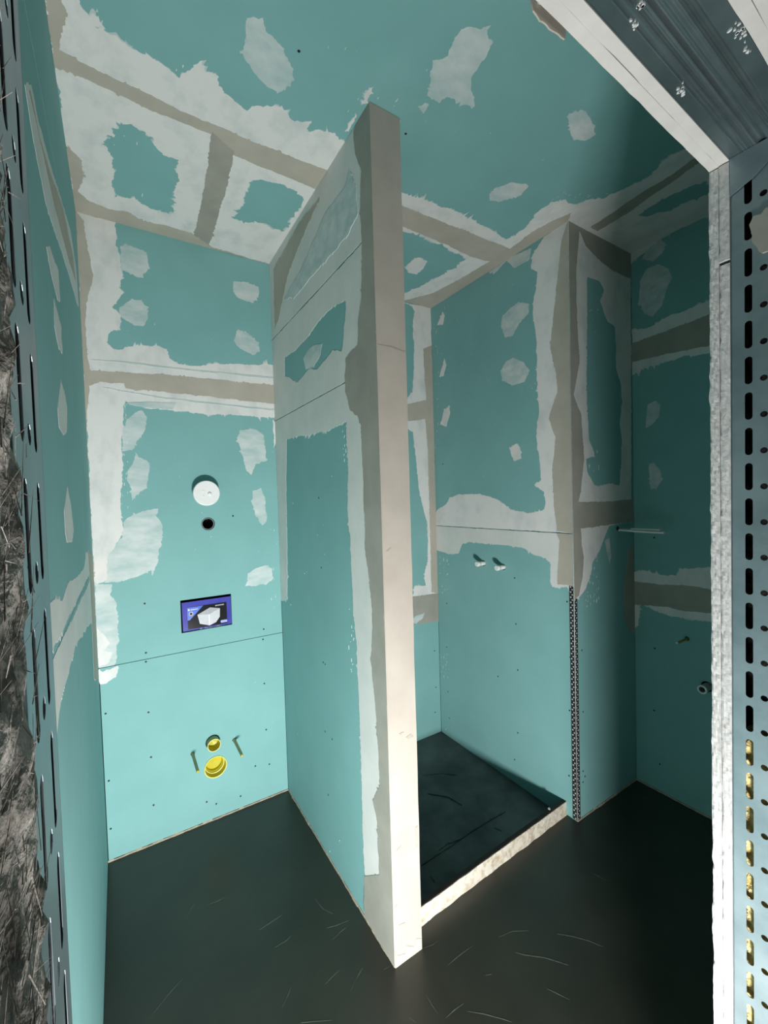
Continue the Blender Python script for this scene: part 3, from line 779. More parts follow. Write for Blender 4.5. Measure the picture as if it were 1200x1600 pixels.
def header_board(y0, y1, seed):
    bm = bmesh.new()
    n = 120
    lo, hi = [], []
    for i in range(n + 1):
        x = (LJ - 0.22) + (RX - LJ + 0.22) * i / n
        w = 0.0010 * noise.noise(Vector((seed, 3, x * 40))) + 0.0012 * noise.noise(Vector((seed, 8, x * 9)))
        lo.append([bm.verts.new(fw((x, y0, ZH))), bm.verts.new(fw((x, y1 + w, ZH + 0.3 * w)))])
        hi.append([bm.verts.new(fw((x, y0, H))), bm.verts.new(fw((x, y1, H)))])
    for i in range(n):
        bm.faces.new([lo[i][0], lo[i][1], lo[i + 1][1], lo[i + 1][0]])
        bm.faces.new([lo[i][1], hi[i][1], hi[i + 1][1], lo[i + 1][1]])
        bm.faces.new([lo[i][0], lo[i + 1][0], hi[i + 1][0], hi[i][0]])
        bm.faces.new([hi[i][0], hi[i + 1][0], hi[i + 1][1], hi[i][1]])
    bm.faces.new([lo[0][0], hi[0][0], hi[0][1], lo[0][1]]); bm.faces.new([lo[n][0], lo[n][1], hi[n][1], hi[n][0]])
    return bm
for y0, y1, sd in ((0.0006, 0.0130, 1.7), (-0.0120, 0.0002, 4.4), (-0.1002, -0.0880, 6.1), (-0.1130, -0.1006, 8.3)):
    build('plasterboard', header_board(y0, y1, sd), M_GYPS2, WFRONT)
for y0, y1 in ((0.0006, 0.0130), (-0.0120, 0.0002), (-0.1002, -0.0880), (-0.1130, -0.1006)):
    bm = bmesh.new(); box(bm, (LJ - 0.22, y0, 0), (LJ - 0.045, y1, ZH - 0.002), fw)
    build('plasterboard', bm, M_GYPS, WFRONT)
for y0, y1, sd in ((-0.1002, -0.0880, 5.0), (-0.1130, -0.1006, 6.0)):
    build('plasterboard', rough_edge_board(y0, y1, 0.0, ZH - 0.002, 0.004, RX, 0.001, sd), M_GYPS, WFRONT)
# torn paper hanging from the header board
P_TORN = Plane(1, 0.2735, 1, (-1, 2, 1.5, 2.2))
bm = bmesh.new()
tp = [(836, -14), (840, 8), (850, 24), (858, 30), (868, 40), (879, 47), (888, 55), (889, 42), (884, 20), (878, 2), (872, -14)]
prism(bm, [jag([P_TORN.hit(p) for p in tp], 0.0012, 0.003, 2.2)], P_TORN.pt, 0.004, 0.0055)
build('torn_paper', bm, M_BEIGE, WFRONT)
bm = bmesh.new()
for p, r in (((846, -2), .004), ((868, 6), .0045), ((858, 2), .003), ((880, 18), .003)):
    u, v = P_TORN.hit(p)
    q = P_TORN.pt(u, v, 0.0)
    bmesh.ops.create_icosphere(bm, subdivisions=2, radius=r, matrix=Matrix.Translation(q))
for v in bm.verts:
    v.co += Vector((1, 1, 1)) * 0.0015 * noise.noise(v.co * 300)
o = build('gypsum_crumbs', bm, M_GYPS, WFRONT); o['kind'] = 'stuff'

# ------------------------------------------------------------------ slotted studs
def slot(u, v, w, h, n=6):
    r = w / 2
    pts = []
    for i in range(n + 1):
        t = math.pi * i / n
        pts.append((u + r * math.cos(t), v + h / 2 - r + r * math.sin(t)))
    for i in range(n + 1):
        t = math.pi + math.pi * i / n
        pts.append((u + r * math.cos(t), v - h / 2 + r + r * math.sin(t)))
    return pts
PITCH_S = 0.0507
def stud(name, xl, side, z_first, label, th=0.0007):
    """C profile: slotted web facing the opening, two flanges running into the wall"""
    e = empty(name, fw((xl, -0.05, 0)))
    tag(e, label, 'steel stud', 'slotted studs of the door opening')
    y0, y1, yc = -0.0870, -0.0125, -0.0497
    def pt(u, v, d): return fw((xl + side * d, u, v))
    bm = bmesh.new()
    z = z_first - PITCH_S * math.floor(z_first / PITCH_S)
    prism(bm, [rect(y0, y1, 0.0, z - PITCH_S / 2)] if z > PITCH_S / 2 else [rect(y0, y1, 0, 0.001)], pt, 0, th)
    if z <= PITCH_S / 2: z += PITCH_S
    while z + PITCH_S / 2 < ZH - 0.001:
        a, b = z - PITCH_S / 2, z + PITCH_S / 2
        lp = [rect(y0, y1, a, b)]
        lp.append(slot(yc + 0.0168, z, 0.0088, 0.0392))
        lp.append(slot(yc - 0.0168, z, 0.0088, 0.0392))
        prism(bm, lp + [circ(yc, z - 0.0145, 0.0043, 12)], pt, 0, th)
        z += PITCH_S
    prism(bm, [rect(y0, y1, z - PITCH_S / 2, ZH - 0.0005)], pt, 0, th)
    bmesh.ops.remove_doubles(bm, verts=bm.verts[:], dist=1e-5)
    e_web = build('web', bm, M_ZINC, e)
    for ya, yb in ((y0, y0 + 0.0015), (y1 - 0.0015, y1)):
        bm = bmesh.new()
        a, b = sorted((xl, xl + side * 0.045))
        box(bm, (a, ya, 0), (b, yb, ZH - 0.001), fw)
        build('flange', bm, M_ZINC, e)
    return e, e_web
P_JAMB = Plane(0, 0.77, -1, (-1, 1, 0, 2))
z_slot = P_JAMB.hit((1170, 634))[1]
STUD_R, WEB_R = stud('steel_stud', 0.0012, 1, z_slot, 'pale slotted galvanised steel stud at the right edge, beside the white board edges')
P_LJ = Plane(0, -0.028, 1, (-1, 1, 0, 2))
z_sl = P_LJ.hit((57, 830))[1]
STUD_L, WEB_L = stud('steel_stud', LJ, -1, z_sl, 'slotted steel stud seen at a glancing angle on the left edge of the photo', th=0.0002)
# blob of filler on the right stud
bm = bmesh.new()
pb = [(1172, 352), (1178, 338), (1190, 335), (1198, 325), (1215, 320), (1230, 350), (1220, 380), (1203, 392), (1192, 396), (1186, 392), (1180, 380)]
prism(bm, [jag([P_JAMB.hit(p) for p in pb], 0.0012, 0.003, 5.5)], P_JAMB.pt, -0.002, 0.0022)
build('filler_blob', bm, M_GREY, WEB_R)

# header channel
hc = empty('header_channel', fw((-0.4, -0.05, ZH)))
tag(hc, 'ribbed galvanised steel channel across the top of the door opening', 'steel channel')
prof = []
ya, yb = -0.0868, -0.0128
n = 60
for i in range(n + 1):
    t = i / n
    y = yb + (ya - yb) * t
    z = ZH + 0.0015
    if 0.18 < t < 0.42 or 0.60 < t < 0.80:
        z += 0.0005 * math.sin(t * 2 * math.pi * 26)
    if 0.42 <= t <= 0.56:
        z += 0.0028 * math.sin(math.pi * (t - 0.42) / 0.14)
    prof.append((y, z))
bm = bmesh.new()
xs_ = (LJ + 0.001, 0.0)
rows = [[[bm.verts.new(fw((x, y, z + dz))) for y, z in prof] for x in xs_] for dz in (0, 0.001)]
for k in (0, 1):
    for i in range(n):
        bm.faces.new([rows[k][0][i], rows[k][0][i + 1], rows[k][1][i + 1], rows[k][1][i]])
for i in range(n):
    for x_ in (0, 1):
        bm.faces.new([rows[0][x_][i], rows[0][x_][i + 1], rows[1][x_][i + 1], rows[1][x_][i]])
for i in (0, n):
    bm.faces.new([rows[0][0][i], rows[0][1][i], rows[1][1][i], rows[1][0][i]])
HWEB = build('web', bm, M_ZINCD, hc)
for ya_, yb_ in ((-0.0876, -0.0866), (-0.0130, -0.0122)):
    bm = bmesh.new(); box(bm, (LJ + 0.001, ya_, ZH + 0.001), (0.0, yb_, ZH + 0.04), fw)
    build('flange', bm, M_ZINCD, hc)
bm = bmesh.new()
prism(bm, [[(-0.0128, ZH + 0.001), (-0.0870, ZH + 0.001), (-0.0870, ZH - 0.026), (-0.055, ZH - 0.030), (-0.0385, ZH - 0.042), (-0.0128, ZH - 0.052)]], lambda u, v, d: fw((-d, u, v)), 0.0002, 0.0018)
build('bent_tab', bm, M_ZINC, hc)
P_HD = Plane(2, ZH + 0.001, -1, (-2, 2, -1, 1))
bm = bmesh.new()
rnd = random.Random(4)
for (cx, cy, n_, sx, sy) in ((1000, 10, 9, 6, 8), (989, 38, 6, 5, 8), (1064, 140, 10, 5, 8), (1153, 52, 14, 9, 12), (1166, 74, 6, 4, 5)):
    for _ in range(n_):
        u, v = P_HD.hit((cx + rnd.gauss(0, sx * .6), cy + rnd.gauss(0, sy * .6)))
        r = rnd.uniform(0.0006, 0.0022)
        prism(bm, [[(u + r * rnd.uniform(.5, 1.3) * math.cos(k * .9), v + r * rnd.uniform(.5, 1.3) * math.sin(k * .9)) for k in range(7)]], P_HD.pt, -0.001, 0.0012)
o = build('filler_splashes', bm, M_WHITE, HWEB); o['kind'] = 'stuff'

# mineral wool in the wall
def wool(name, a, b, material, label, amp, f=fw, cell=0.012, fibres=0, seed=1):
    bm = bmesh.new()
    nz_, ny_ = max(4, int((b[2] - a[2]) / cell)), max(3, int((b[1] - a[1]) / cell))
    front_ = a[0] if material is M_WOOLY else b[0]
    back_ = b[0] if material is M_WOOLY else a[0]
    sg = -1 if material is M_WOOLY else 1
    g_ = []
    for i in range(nz_ + 1):
        r = []
        for j in range(ny_ + 1):
            y = a[1] + (b[1] - a[1]) * j / ny_
            z = a[2] + (b[2] - a[2]) * i / nz_
            p = Vector((seed, y * 40, z * 40))
            d = amp * (noise.noise(p) + 0.7 * noise.noise(p * 2.7) + 0.5 * noise.noise(p * 6.1))
            e = amp * 0.5 * noise.noise(p * 1.9 + Vector((4, 4, 4))) if j == ny_ else 0
            r.append(bm.verts.new(f((front_ + sg * d, y + e, z))))
        g_.append(r)
    for i in range(nz_):
        for j in range(ny_):
            bm.faces.new([g_[i][j], g_[i][j + 1], g_[i + 1][j + 1], g_[i + 1][j]])
    rim = [r[0] for r in g_] + g_[-1][1:] + [r[-1] for r in g_[::-1]][1:] + g_[0][::-1][1:-1]
    bv = []
    for v in rim:
        q = v.co.copy()
        bv.append(bm.verts.new(q + (f((back_, 0, 0)) - f((front_, 0, 0)))))
    for i in range(len(rim)):
        j = (i + 1) % len(rim)
        bm.faces.new([rim[i], rim[j], bv[j], bv[i]])
    bm.faces.new(bv)
    o = build(name, bm, material, smooth=True)
    tag(o, label, 'insulation')
    if fibres:
        rr = random.Random(seed)
        bm = bmesh.new()
        for _ in range(fibres):
            y, z = rr.uniform(a[1] + 0.01, b[1] - 0.002), rr.uniform(a[2], b[2])
            p0 = f((front_ + sg * rr.uniform(-0.001, 0.003), y, z))
            an = rr.gauss(0.7, 0.6)
            L = rr.uniform(0.006, 0.022)
            p1 = f((front_ + sg * rr.uniform(-0.001, 0.0045), y + L * 0.35 * math.cos(an), z + L * math.sin(an)))
            tube(bm, p0, p1, rr.uniform(0.00010, 0.00022), 0.00006, n=3)
        s = build('fibres', bm, material, o); s['kind'] = 'stuff'
    return o
wool('glass_wool', (0.011, -0.078, 0.0), (0.30, -0.018, 1.10), M_WOOLY, 'yellow glass wool showing through the slots of the right stud', 0.006)
wool('mineral_wool', (LJ - 0.05, -0.185, 0.0), (LJ + 0.001, -0.0885, 2.10), M_WOOLG, 'rough grey brown mineral wool at the far left edge, beside a stud', 0.0030, cell=0.004, fibres=3000, seed=3)

M_CAVSHADE = mat('cavity_shade', (0.012, 0.012, 0.011), (0.03, 0.028, 0.026), scale=50, rough=1.0, bump=1.0, bscale=90, dist=0.008)  # near-black colour that paints the shade of the stud cavities
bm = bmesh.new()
box(bm, (0.052, -0.080, 1.10), (0.30, -0.016, ZH + 0.03), fw)  # added block, its black stands in for the deep cavity's shade
tag(build('cavity_shade', bm, M_CAVSHADE), 'added black block standing in for cavity shade behind the upper slots of the right stud', 'insulation')
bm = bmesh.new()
box(bm, (LJ - 0.044, -0.082, 0.002), (LJ - 0.006, -0.0165, ZH - 0.01), fw)  # added block inside the left stud, painted black as slot shade
tag(build('cavity_shade', bm, M_CAVSHADE), 'added black block standing in for cavity shade behind the slots of the left stud', 'insulation')

# ================================================================== SHOWER BASE AND SILL
e = empty('shower_base', ((XE + XS) / 2, 1.6, PAN))
tag(e, 'dark slate sealed shower floor between the partition and the tiled-off duct casing'.replace('tiled-off ', ''), 'shower base')
bm = bmesh.new()
nx_, ny_ = 60, 60
x0, x1, y0, y1 = XE - 0.001, XS + 0.0005, 1.13, YB + 0.0005
gr = []
for i in range(nx_ + 1):
    r = []
    for j in range(ny_ + 1):
        x, y = x0 + (x1 - x0) * i / nx_, y0 + (y1 - y0) * j / ny_
        p = Vector((x * 5, y * 5, 1))
        r.append(bm.verts.new((x, y, PAN + 0.0015 * noise.noise(p) + 0.0012 * noise.noise(p * 3))))
    gr.append(r)
for i in range(nx_):
    for j in range(ny_):
        bm.faces.new([gr[i][j], gr[i + 1][j], gr[i + 1][j + 1], gr[i][j + 1]])
build('sealed_slab', bm, M_PAN, e, smooth=True)
P_PAN = Plane(2, PAN + 0.0015, 1, (XE, XS, 1.1, YB))
bm = bmesh.new()
for ln, w in (([(658, 1352), (680, 1338), (705, 1322), (735, 1300), (765, 1282), (790, 1268)], 0.006), ([(668, 1240), (700, 1245), (722, 1258)], 0.003), ([(672, 1368), (680, 1378)], 0.005), ([(772, 1293), (784, 1298)], 0.004), ([(684, 1330), (700, 1318), (720, 1312)], 0.005), ([(660, 1212), (690, 1208), (712, 1211)], 0.002)):
    q = [Vector(P_PAN.hit(p)) for p in ln]
    q2 = []
    for i in range(len(q) - 1):
        for t in range(6):
            q2.append(q[i].lerp(q[i + 1], t / 6))
    q2.append(q[-1])
    A, B = [], []
    for i, c in enumerate(q2):
        d = (q2[min(i + 1, len(q2) - 1)] - q2[max(i - 1, 0)]).normalized()
        nn = Vector((-d.y, d.x))
        ww = w * (0.3 + 0.9 * abs(noise.noise(Vector((i * 0.7, w * 900, 3))))) * (0.3 if i in (0, len(q2) - 1) else 1)
        A.append(tuple(c + nn * ww)); B.append(tuple(c - nn * ww * 0.6))
    A = [(a[0] + .004 * noise.noise(Vector((k_ * .9, w * 500, 1))), a[1] + .004 * noise.noise(Vector((k_ * .9, w * 500, 8)))) for k_, a in enumerate(A)]
    prism(bm, [A + B[::-1]], P_PAN.pt, -0.002, 0.0004)
o = build('sealing_ridges', bm, M_PANMARK, e); o['kind'] = 'stuff'

e = empty('shower_sill', ((XE + XS) / 2, 1.17, 0))
tag(e, 'low crumbly cream plaster sill in front of the dark shower floor', 'sill')
def sill_front(x, z):                                        # front face runs slightly askew
    t = (x - XE) / (XS - XE)
    return 1.146 + 0.033 * t + 0.004 * (z / 0.058) + 0.0020 * noise.noise(Vector((x * 14, z * 30, 4))) - (0.006 if z < 0.012 else 0) * abs(noise.noise(Vector((x * 9, 3, 3)))) * 0.6
bm = bmesh.new()
n, k = 140, 8
gr = []
for i in range(n + 1):
    x = XE + (XS - XE) * i / n
    r = []
    for j in range(k + 1):
        z = 0.0585 * j / k
        dz = 0.0015 * noise.noise(Vector((x * 30, 7, 7))) if j == k else 0
        r.append(bm.verts.new((x, sill_front(x, z) + 0.0012 * noise.noise(Vector((x * 90, z * 120, 9))), z + dz)))
    r.append(bm.verts.new((x, sill_front(x, 0.0585) + 0.016, 0.0585)))
    r.append(bm.verts.new((x, sill_front(x, 0.0585) + 0.016, PAN - 0.02)))
    gr.append(r)
for i in range(n):
    for j in range(k + 2):
        bm.faces.new([gr[i][j], gr[i + 1][j], gr[i + 1][j + 1], gr[i][j + 1]])
build('plaster_core', bm, M_SILL, e)
bm = bmesh.new()
gr = []
for i in range(n + 1):
    x = XE + (XS - XE) * i / n
    y = sill_front(x, 0.0585) + 0.0015 + 0.003 * noise.noise(Vector((x * 25, 2, 2)))
    gr.append([bm.verts.new((x, y, 0.0590)), bm.verts.new((x, y, 0.0615)), bm.verts.new((x, y + 0.017, 0.0610)), bm.verts.new((x, y + 0.020, 0.055)), bm.verts.new((x, y + 0.024, PAN + 0.0025)), bm.verts.new((x, y + 0.06, PAN + 0.002))])
for i in range(n):
    for j in range(5):
        bm.faces.new([gr[i][j], gr[i + 1][j], gr[i + 1][j + 1], gr[i][j + 1]])
build('sealing_membrane', bm, M_MEMB, e)
bm = bmesh.new()
bmesh.ops.create_icosphere(bm, subdivisions=2, radius=0.006, matrix=Matrix.Translation((1.575, 1.195, 0.064)))
for v in bm.verts: v.co += Vector((1, 1, 0.5)) * 0.003 * noise.noise(v.co * 150)
build('plaster_crumb', bm, M_GREYPL, e)

# ================================================================== CORNER BEAD on the duct casing
e = empty('corner_bead', (XS, YC, 0.0))
tag(e, 'perforated metal corner bead running down the bare duct corner to the floor', 'corner bead')
zt_, z0_ = zbead + 0.01, 0.004
def bead_flange(pt, ztop):
    bm = bmesh.new()
    p, w = 0.0115, 0.0225
    z, i = z0_, 0
    while z + p < ztop:
        cols = [(0.0050, 0.0105)] if i % 2 == 0 else [(0.0120, 0.0185)]
        a = z + 0.0030; b = z + p - 0.0030
        prism(bm, [rect(0.001, w, z, a)], pt, 0.0005, 0.0010)
        prism(bm, [rect(0.001, w, b, z + p)], pt, 0.0005, 0.0010)
        edges = [0.001] + [c for q in cols for c in q] + [w]
        for q in range(0, len(edges), 2):
            prism(bm, [rect(edges[q], edges[q + 1], a, b)], pt, 0.0005, 0.0010)
        z += p; i += 1
    return bm
def bead_bed(pt, ztop):
    bm = bmesh.new()
    prism(bm, [rect(0.0005, 0.0212, z0_, ztop - 0.006)], pt, 0.0001, 0.0003)
    return bm
build('flange', bead_flange(lambda u, v, d: Vector((XS - d, YC + u, v)), zt_), M_BEADD, e)
build('flange', bead_flange(lambda u, v, d: Vector((XS + u, YC - d, v)), zt_ - 0.06), M_BEADD, e)
build('plaster_bed', bead_bed(lambda u, v, d: Vector((XS - d, YC + u, v)), zt_), M_WHITE, e)
build('plaster_bed', bead_bed(lambda u, v, d: Vector((XS + u, YC - d, v)), zt_ - 0.06), M_WHITE, e)
bm = bmesh.new()
tube(bm, (XS - 0.0012, YC - 0.0012, z0_), (XS - 0.0012, YC - 0.0012, H - 0.001), 0.0019, n=10)
build('nose', bm, M_BEADM, e)

# ================================================================== PLUMBING ON THE TOILET WALL
ex, ez = drain_c
e = empty('drain_pipe', (ex, YB, ez))
tag(e, 'wide yellow plugged drain pipe low in the toilet wall', 'pipe')
bm = bmesh.new()
lathe(bm, (ex, YB, ez), (0, 1, 0), [(-0.002, 0.0485), (-0.002, 0.0455), (0.10, 0.0455), (0.10, 0.0485), (-0.002, 0.0485)], 36)
build('socket', bm, M_YEL, e, smooth=False)
bm = bmesh.new()
lathe(bm, (ex, YB, ez), (0, 1, 0), [(-0.0035, 0.0475), (-0.0045, 0.0490), (-0.0035, 0.0500), (-0.001, 0.0498), (-0.001, 0.0475), (-0.0035, 0.0475)], 36)
build('rim', bm, M_YELR, e, smooth=True)
bm = bmesh.new()
lathe(bm, (ex, YB, ez), (0, 1, 0), [(0.026, 0.0452), (0.028, 0.040), (0.032, 0.039), (0.036, 0.036), (0.052, 0.0355), (0.054, 0.0)], 36)
build('plug', bm, M_YEL, e, smooth=False)
bm = bmesh.new()
lathe(bm, (ex, YB, ez), (0, 1, 0), [(0.026, 0.0425), (0.024, 0.0410), (0.026, 0.0395), (0.0275, 0.0410), (0.026, 0.0425)], 36)
build('seal_ring', bm, M_YELR, e, smooth=True)
ex, ez = flush_c
e = empty('flush_pipe', (ex, YB, ez))
tag(e, 'narrow yellow capped flush pipe just above the wide drain pipe', 'pipe')
bm = bmesh.new()
lathe(bm, (ex, YB, ez), (0, 1, 0), [(-0.034, 0.0275), (-0.034, 0.0255), (0.10, 0.0255), (0.10, 0.0275), (-0.034, 0.0275)], 30)
build('sleeve', bm, M_KHAKI, e)
bm = bmesh.new()
lathe(bm, (ex, YB, ez), (0, 1, 0), [(-0.036, 0.0262), (-0.037, 0.0275), (-0.036, 0.0288), (-0.032, 0.0285), (-0.032, 0.0255), (-0.036, 0.0262)], 30)
build('rim', bm, M_YELR, e, smooth=True)
bm = bmesh.new()
lathe(bm, (ex, YB, ez), (0, 1, 0), [(-0.032, 0.0254), (0.012, 0.0248), (0.014, 0.019), (0.008, 0.017), (0.014, 0.0)], 30)
build('plug', bm, M_YEL, e)
for (c, L, lab) in ((bolt_l, 0.150, 'left khaki sleeved bolt sticking out of the toilet wall beside the yellow drain'), (bolt_r, 0.150, 'right khaki sleeved bolt sticking out of the toilet wall beside the yellow drain')):
    e = empty('fixing_bolt', (c[0], YB, c[1]))
    tag(e, lab, 'bolt', 'bolts for hanging the toilet')
    bm = bmesh.new()
    lathe(bm, (c[0], YB, c[1]), (0, -1, 0), [(-0.02, 0), (-0.02, 0.0075), (0.012, 0.0075), (0.014, 0.0066), (L, 0.0062), (L, 0.0)], 16)
    build('sleeve', bm, M_KHAKI, e)
    bm = bmesh.new()
    lathe(bm, (c[0], YB, c[1]), (0, -1, 0), [(L - 0.001, 0.0), (L - 0.001, 0.0058), (L + 0.004, 0.0048), (L + 0.006, 0.0)], 16)
    build('end_cap', bm, M_YEL, e, smooth=True)
# white cap
ex, ez = cap_c
e = empty('pipe_cap', (ex, YB, ez))
tag(e, 'round white cap on a stub pipe, upper middle of the toilet wall', 'pipe cap')
bm = bmesh.new()
tube(bm, (ex, YB + 0.08, ez), (ex, YB - 0.035, ez), 0.0285, n=32)
build('stub', bm, M_PLASTW, e)
bm = bmesh.new()
lathe(bm, (ex, YB, ez), (0, -1, 0), [(0.034, 0.0), (0.034, 0.0545), (0.036, 0.0562), (0.048, 0.0562), (0.0505, 0.0545), (0.0510, 0.052), (0.0508, 0.0)], 48)
build('lid', bm, M_PLASTW, e)
for dx, dz, r, h in ((0.012, -0.004, 0.0085, 0.006), (-0.014, 0.010, 0.0035, 0.002), (-0.013, -0.014, 0.0035, 0.002)):
    bm = bmesh.new()
    lathe(bm, (ex + dx, YB - 0.0506, ez + dz), (0, -1, 0), [(0, r * 1.1), (h * .6, r), (h, r * .6), (h, 0)], 16)
    build('moulded_pip', bm, M_PLASTW, e, smooth=True)
# open pipe below the cap
ex, ez = hole_c
e = empty('open_pipe', (ex, YB, ez))
tag(e, 'dark open pipe recessed in the small round hole under the white cap', 'pipe')
bm = bmesh.new()
lathe(bm, (ex, YB, ez), (0, 1, 0), [(0.010, 0.0290), (0.010, 0.0245), (0.10, 0.0245), (0.10, 0.0290), (0.010, 0.0290)], 28)
build('tube', bm, M_DARK, e)
bm = bmesh.new()
lathe(bm, (ex, YB, ez), (0, 1, 0), [(0.006, 0.0265), (0.004, 0.0255), (0.006, 0.0240), (0.012, 0.0240), (0.012, 0.0265), (0.006, 0.0265)], 28)
build('rubber_lip', bm, M_GREYPL, e, smooth=True)
bm = bmesh.new()
tube(bm, (ex, YB + 0.085, ez), (ex, YB + 0.095, ez), 0.0245, n=28)
build('pipe_bottom', bm, M_DARK, e)

# printed cover card in the rectangular opening
W_, H_ = nx1 - nx0, nz1 - nz0
e = empty('cover_card', (nx0 + W_ / 2, YB + 0.010, nz0))
tag(e, 'blue printed cover card with a grey box picture in the wall opening', 'card')
def cpt(u, v, d):                                            # card leans a little inside the opening
    return Vector((nx0 + u * W_, YB + 0.010 - d + 0.006 * v, nz0 + v * H_))
def cpart(name, pts, d, material):
    bm = bmesh.new()
    prism(bm, [pts], cpt, d - 0.0003, d)
    return build(name, bm, material, SHEET)
bm = bmesh.new()
prism(bm, [[(0.035, 0.0), (1.0, 0.0), (1.0, 0.90), (0.03, 0.90)]], cpt, -0.002, 0)
SHEET = build('sheet', bm, M_CBLUE, e)
cpart('printed_panel', [(0.13, 0.06), (0.91, 0.06), (0.91, 0.74), (0.13, 0.74)], 0.0005, M_CNAVY)
cpart('printed_flash', [(0.13, 0.34), (0.17, 0.34), (0.44, 0.73), (0.13, 0.73)], 0.0008, M_CBRI)
cpart('printed_box_top', [(0.32, 0.47), (0.57, 0.64), (0.77, 0.57), (0.76, 0.52), (0.55, 0.42)], 0.0010, M_CGREYM)
cpart('printed_box_side', [(0.32, 0.47), (0.55, 0.43), (0.55, 0.08), (0.36, 0.18)], 0.0012, M_CGREY)
cpart('printed_box_side', [(0.55, 0.43), (0.77, 0.57), (0.76, 0.30), (0.68, 0.15), (0.55, 0.08)], 0.0012, M_CGREY)
cpart('printed_box_seam', [(0.540, 0.43), (0.556, 0.43), (0.556, 0.09), (0.540, 0.09)], 0.0015, M_CWHT)
cpart('printed_spot', [(0.20 + 0.045 * math.cos(a * .5236), 0.53 + 0.07 * math.sin(a * .5236)) for a in range(12)], 0.0011, M_CGREYM)
cpart('printed_spot', [(0.20 + 0.022 * math.cos(a * .5236), 0.53 + 0.035 * math.sin(a * .5236)) for a in range(12)], 0.0013, M_CNAVY)
cpart('printed_button', [(0.78, 0.10), (0.90, 0.10), (0.91, 0.14), (0.90, 0.18), (0.78, 0.18), (0.77, 0.14)], 0.0011, M_CLIL)
cpart('printed_logo', [(0.145, 0.63), (0.175, 0.63), (0.175, 0.68), (0.145, 0.68)], 0.0011, M_CWHT)
def print_line(u0, u1, v, h, n):
    bm = bmesh.new()
    st = (u1 - u0) / n
    for i in range(n):
        a = u0 + i * st
        prism(bm, [rect(a, a + st * 0.30, v, v + h)], cpt, 0.0009, 0.0012)
        prism(bm, [rect(a, a + st * 0.78, v + (h * 0.8 if i % 2 else 0), v + (h if i % 2 else h * 0.25))], cpt, 0.0009, 0.0012)
        prism(bm, [rect(a, a + st * 0.70, v + h * 0.42, v + h * 0.62)], cpt, 0.0009, 0.0012)
    o = build('printed_lettering', bm, M_CWHT, SHEET); o['kind'] = 'stuff'
print_line(0.195, 0.34, 0.635, 0.036, 8)
print_line(0.68, 0.86, 0.655, 0.036, 9)
bm = bmesh.new()
rr = random.Random(2)
for i in range(22):
    u = 0.36 + 0.5 * i / 22
    prism(bm, [[(u, 0.0), (u + 0.015, 0.0), (u + 0.006, rr.uniform(0.015, 0.06))]], cpt, 0.001, 0.002)
o = build('plaster_crumbs', bm, M_WHITE, e); o['kind'] = 'stuff'

# ================================================================== WATER STUBS IN THE SHOWER
for p, lab in ((pip[0], 'white plugged water stub in the shower wall, the one farther back'), (pip[1], 'white plugged water stub in the shower wall, the one nearer the corner bead')):
    e = empty('water_stub', (XS, p[0], p[1]))
    tag(e, lab, 'pipe stub', 'pair of shower water stubs')
    o3 = (XS, p[0], p[1])
    bm = bmesh.new()
    lathe(bm, o3, (-1, 0, 0), [(-0.06, 0.0), (-0.06, 0.0115), (0.038, 0.0115), (0.038, 0.0)], 20)
    build('body', bm, M_PLASTW, e)
    bm = bmesh.new()
    lathe(bm, o3, (-1, 0, 0), [(0.034, 0.0125), (0.036, 0.0138), (0.050, 0.0138), (0.053, 0.012), (0.053, 0.0)], 20)
    build('plug', bm, M_PLASTW, e)
    bm = bmesh.new()
    lathe(bm, o3, (-1, 0, 0), [(0.030, 0.0116), (0.030, 0.0124), (0.035, 0.0124), (0.035, 0.0116)], 20)
    build('seal', bm, M_GREYPL, e)

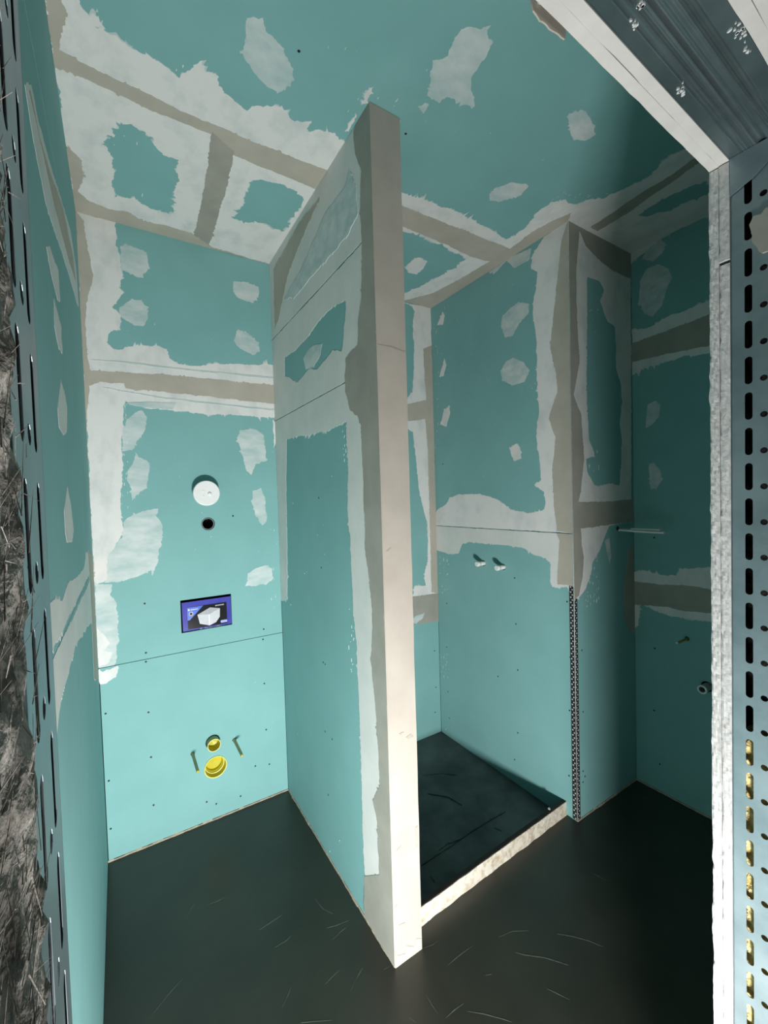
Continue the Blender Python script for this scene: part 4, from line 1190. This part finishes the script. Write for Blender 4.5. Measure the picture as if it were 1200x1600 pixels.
# ================================================================== RIGHT WALL FITTINGS
o3 = (XR, rod_c[0], rod_c[1])
e = empty('threaded_rod', o3)
tag(e, 'thin brass coloured rod sticking out of the dark right wall', 'rod')
bm = bmesh.new()
pr = [(-0.05, 0.0), (-0.05, 0.0052)]
for i in range(22):
    pr += [(0.0 + i * 0.0042, 0.0056), (0.0021 + i * 0.0042, 0.0048)]
pr += [(0.094, 0.0050), (0.096, 0.0)]
lathe(bm, o3, (-1, 0, 0), pr, 12)
build('shaft', bm, M_BRASS, e)
bm = bmesh.new()
lathe(bm, o3, (-1, 0, 0), [(0.093, 0.0), (0.093, 0.0050), (0.098, 0.0044), (0.099, 0.0)], 12)
build('tip', bm, M_PLASTW, e)
o3 = (XR, stub_c[0], stub_c[1])
e = empty('basin_pipe', o3)
tag(e, 'short grey open pipe stub low on the dark right wall, near the door jamb', 'pipe stub')
bm = bmesh.new()
lathe(bm, o3, (-1, 0, 0), [(-0.06, 0.0165), (0.048, 0.0165), (0.048, 0.0125), (-0.06, 0.0125), (-0.06, 0.0165)], 20)
build('tube', bm, M_GREYPL, e)
bm = bmesh.new()
lathe(bm, o3, (-1, 0, 0), [(0.044, 0.0170), (0.044, 0.0185), (0.052, 0.0185), (0.052, 0.0125), (0.044, 0.0125)], 20)
build('rim', bm, M_PLASTW, e)
# pale batten poking out of the duct casing corner
bx, bz = P_DUCT.hit((966, 827))
e = empty('batten', (bx, YC, bz))
tag(e, 'pale narrow flat strip poking out of the duct casing near the dark corner', 'batten')
def tip_y(px):
    d = ray(px, 829)
    return bx * d.y / d.x
yt = tip_y(1038)
bm = bmesh.new()
n = 10
for s in range(n):
    ya_, yb_ = YC + 0.02 + (yt - YC - 0.02) * s / n, YC + 0.02 + (yt - YC - 0.02) * (s + 1) / n
    sag = lambda t: -0.004 * math.sin(math.pi * t * 0.6)
    box(bm, (bx - 0.004, min(ya_, yb_), bz - 0.007 + sag(s / n)), (bx + 0.030, max(ya_, yb_), bz + 0.001 + sag(s / n)))
build('lower_strip', bm, M_PLASTW, e)
bm = bmesh.new()
box(bm, (bx + 0.006, tip_y(1030), bz + 0.0012), (bx + 0.030, tip_y(984), bz + 0.0062))
build('upper_strip', bm, M_PLASTW, e)
bm = bmesh.new()
bmesh.ops.create_icosphere(bm, subdivisions=2, radius=0.016, matrix=Matrix.Translation((bx - 0.006, YC + 0.010, bz + 0.004)))
build('filler_pocket', bm, M_DARK, e)
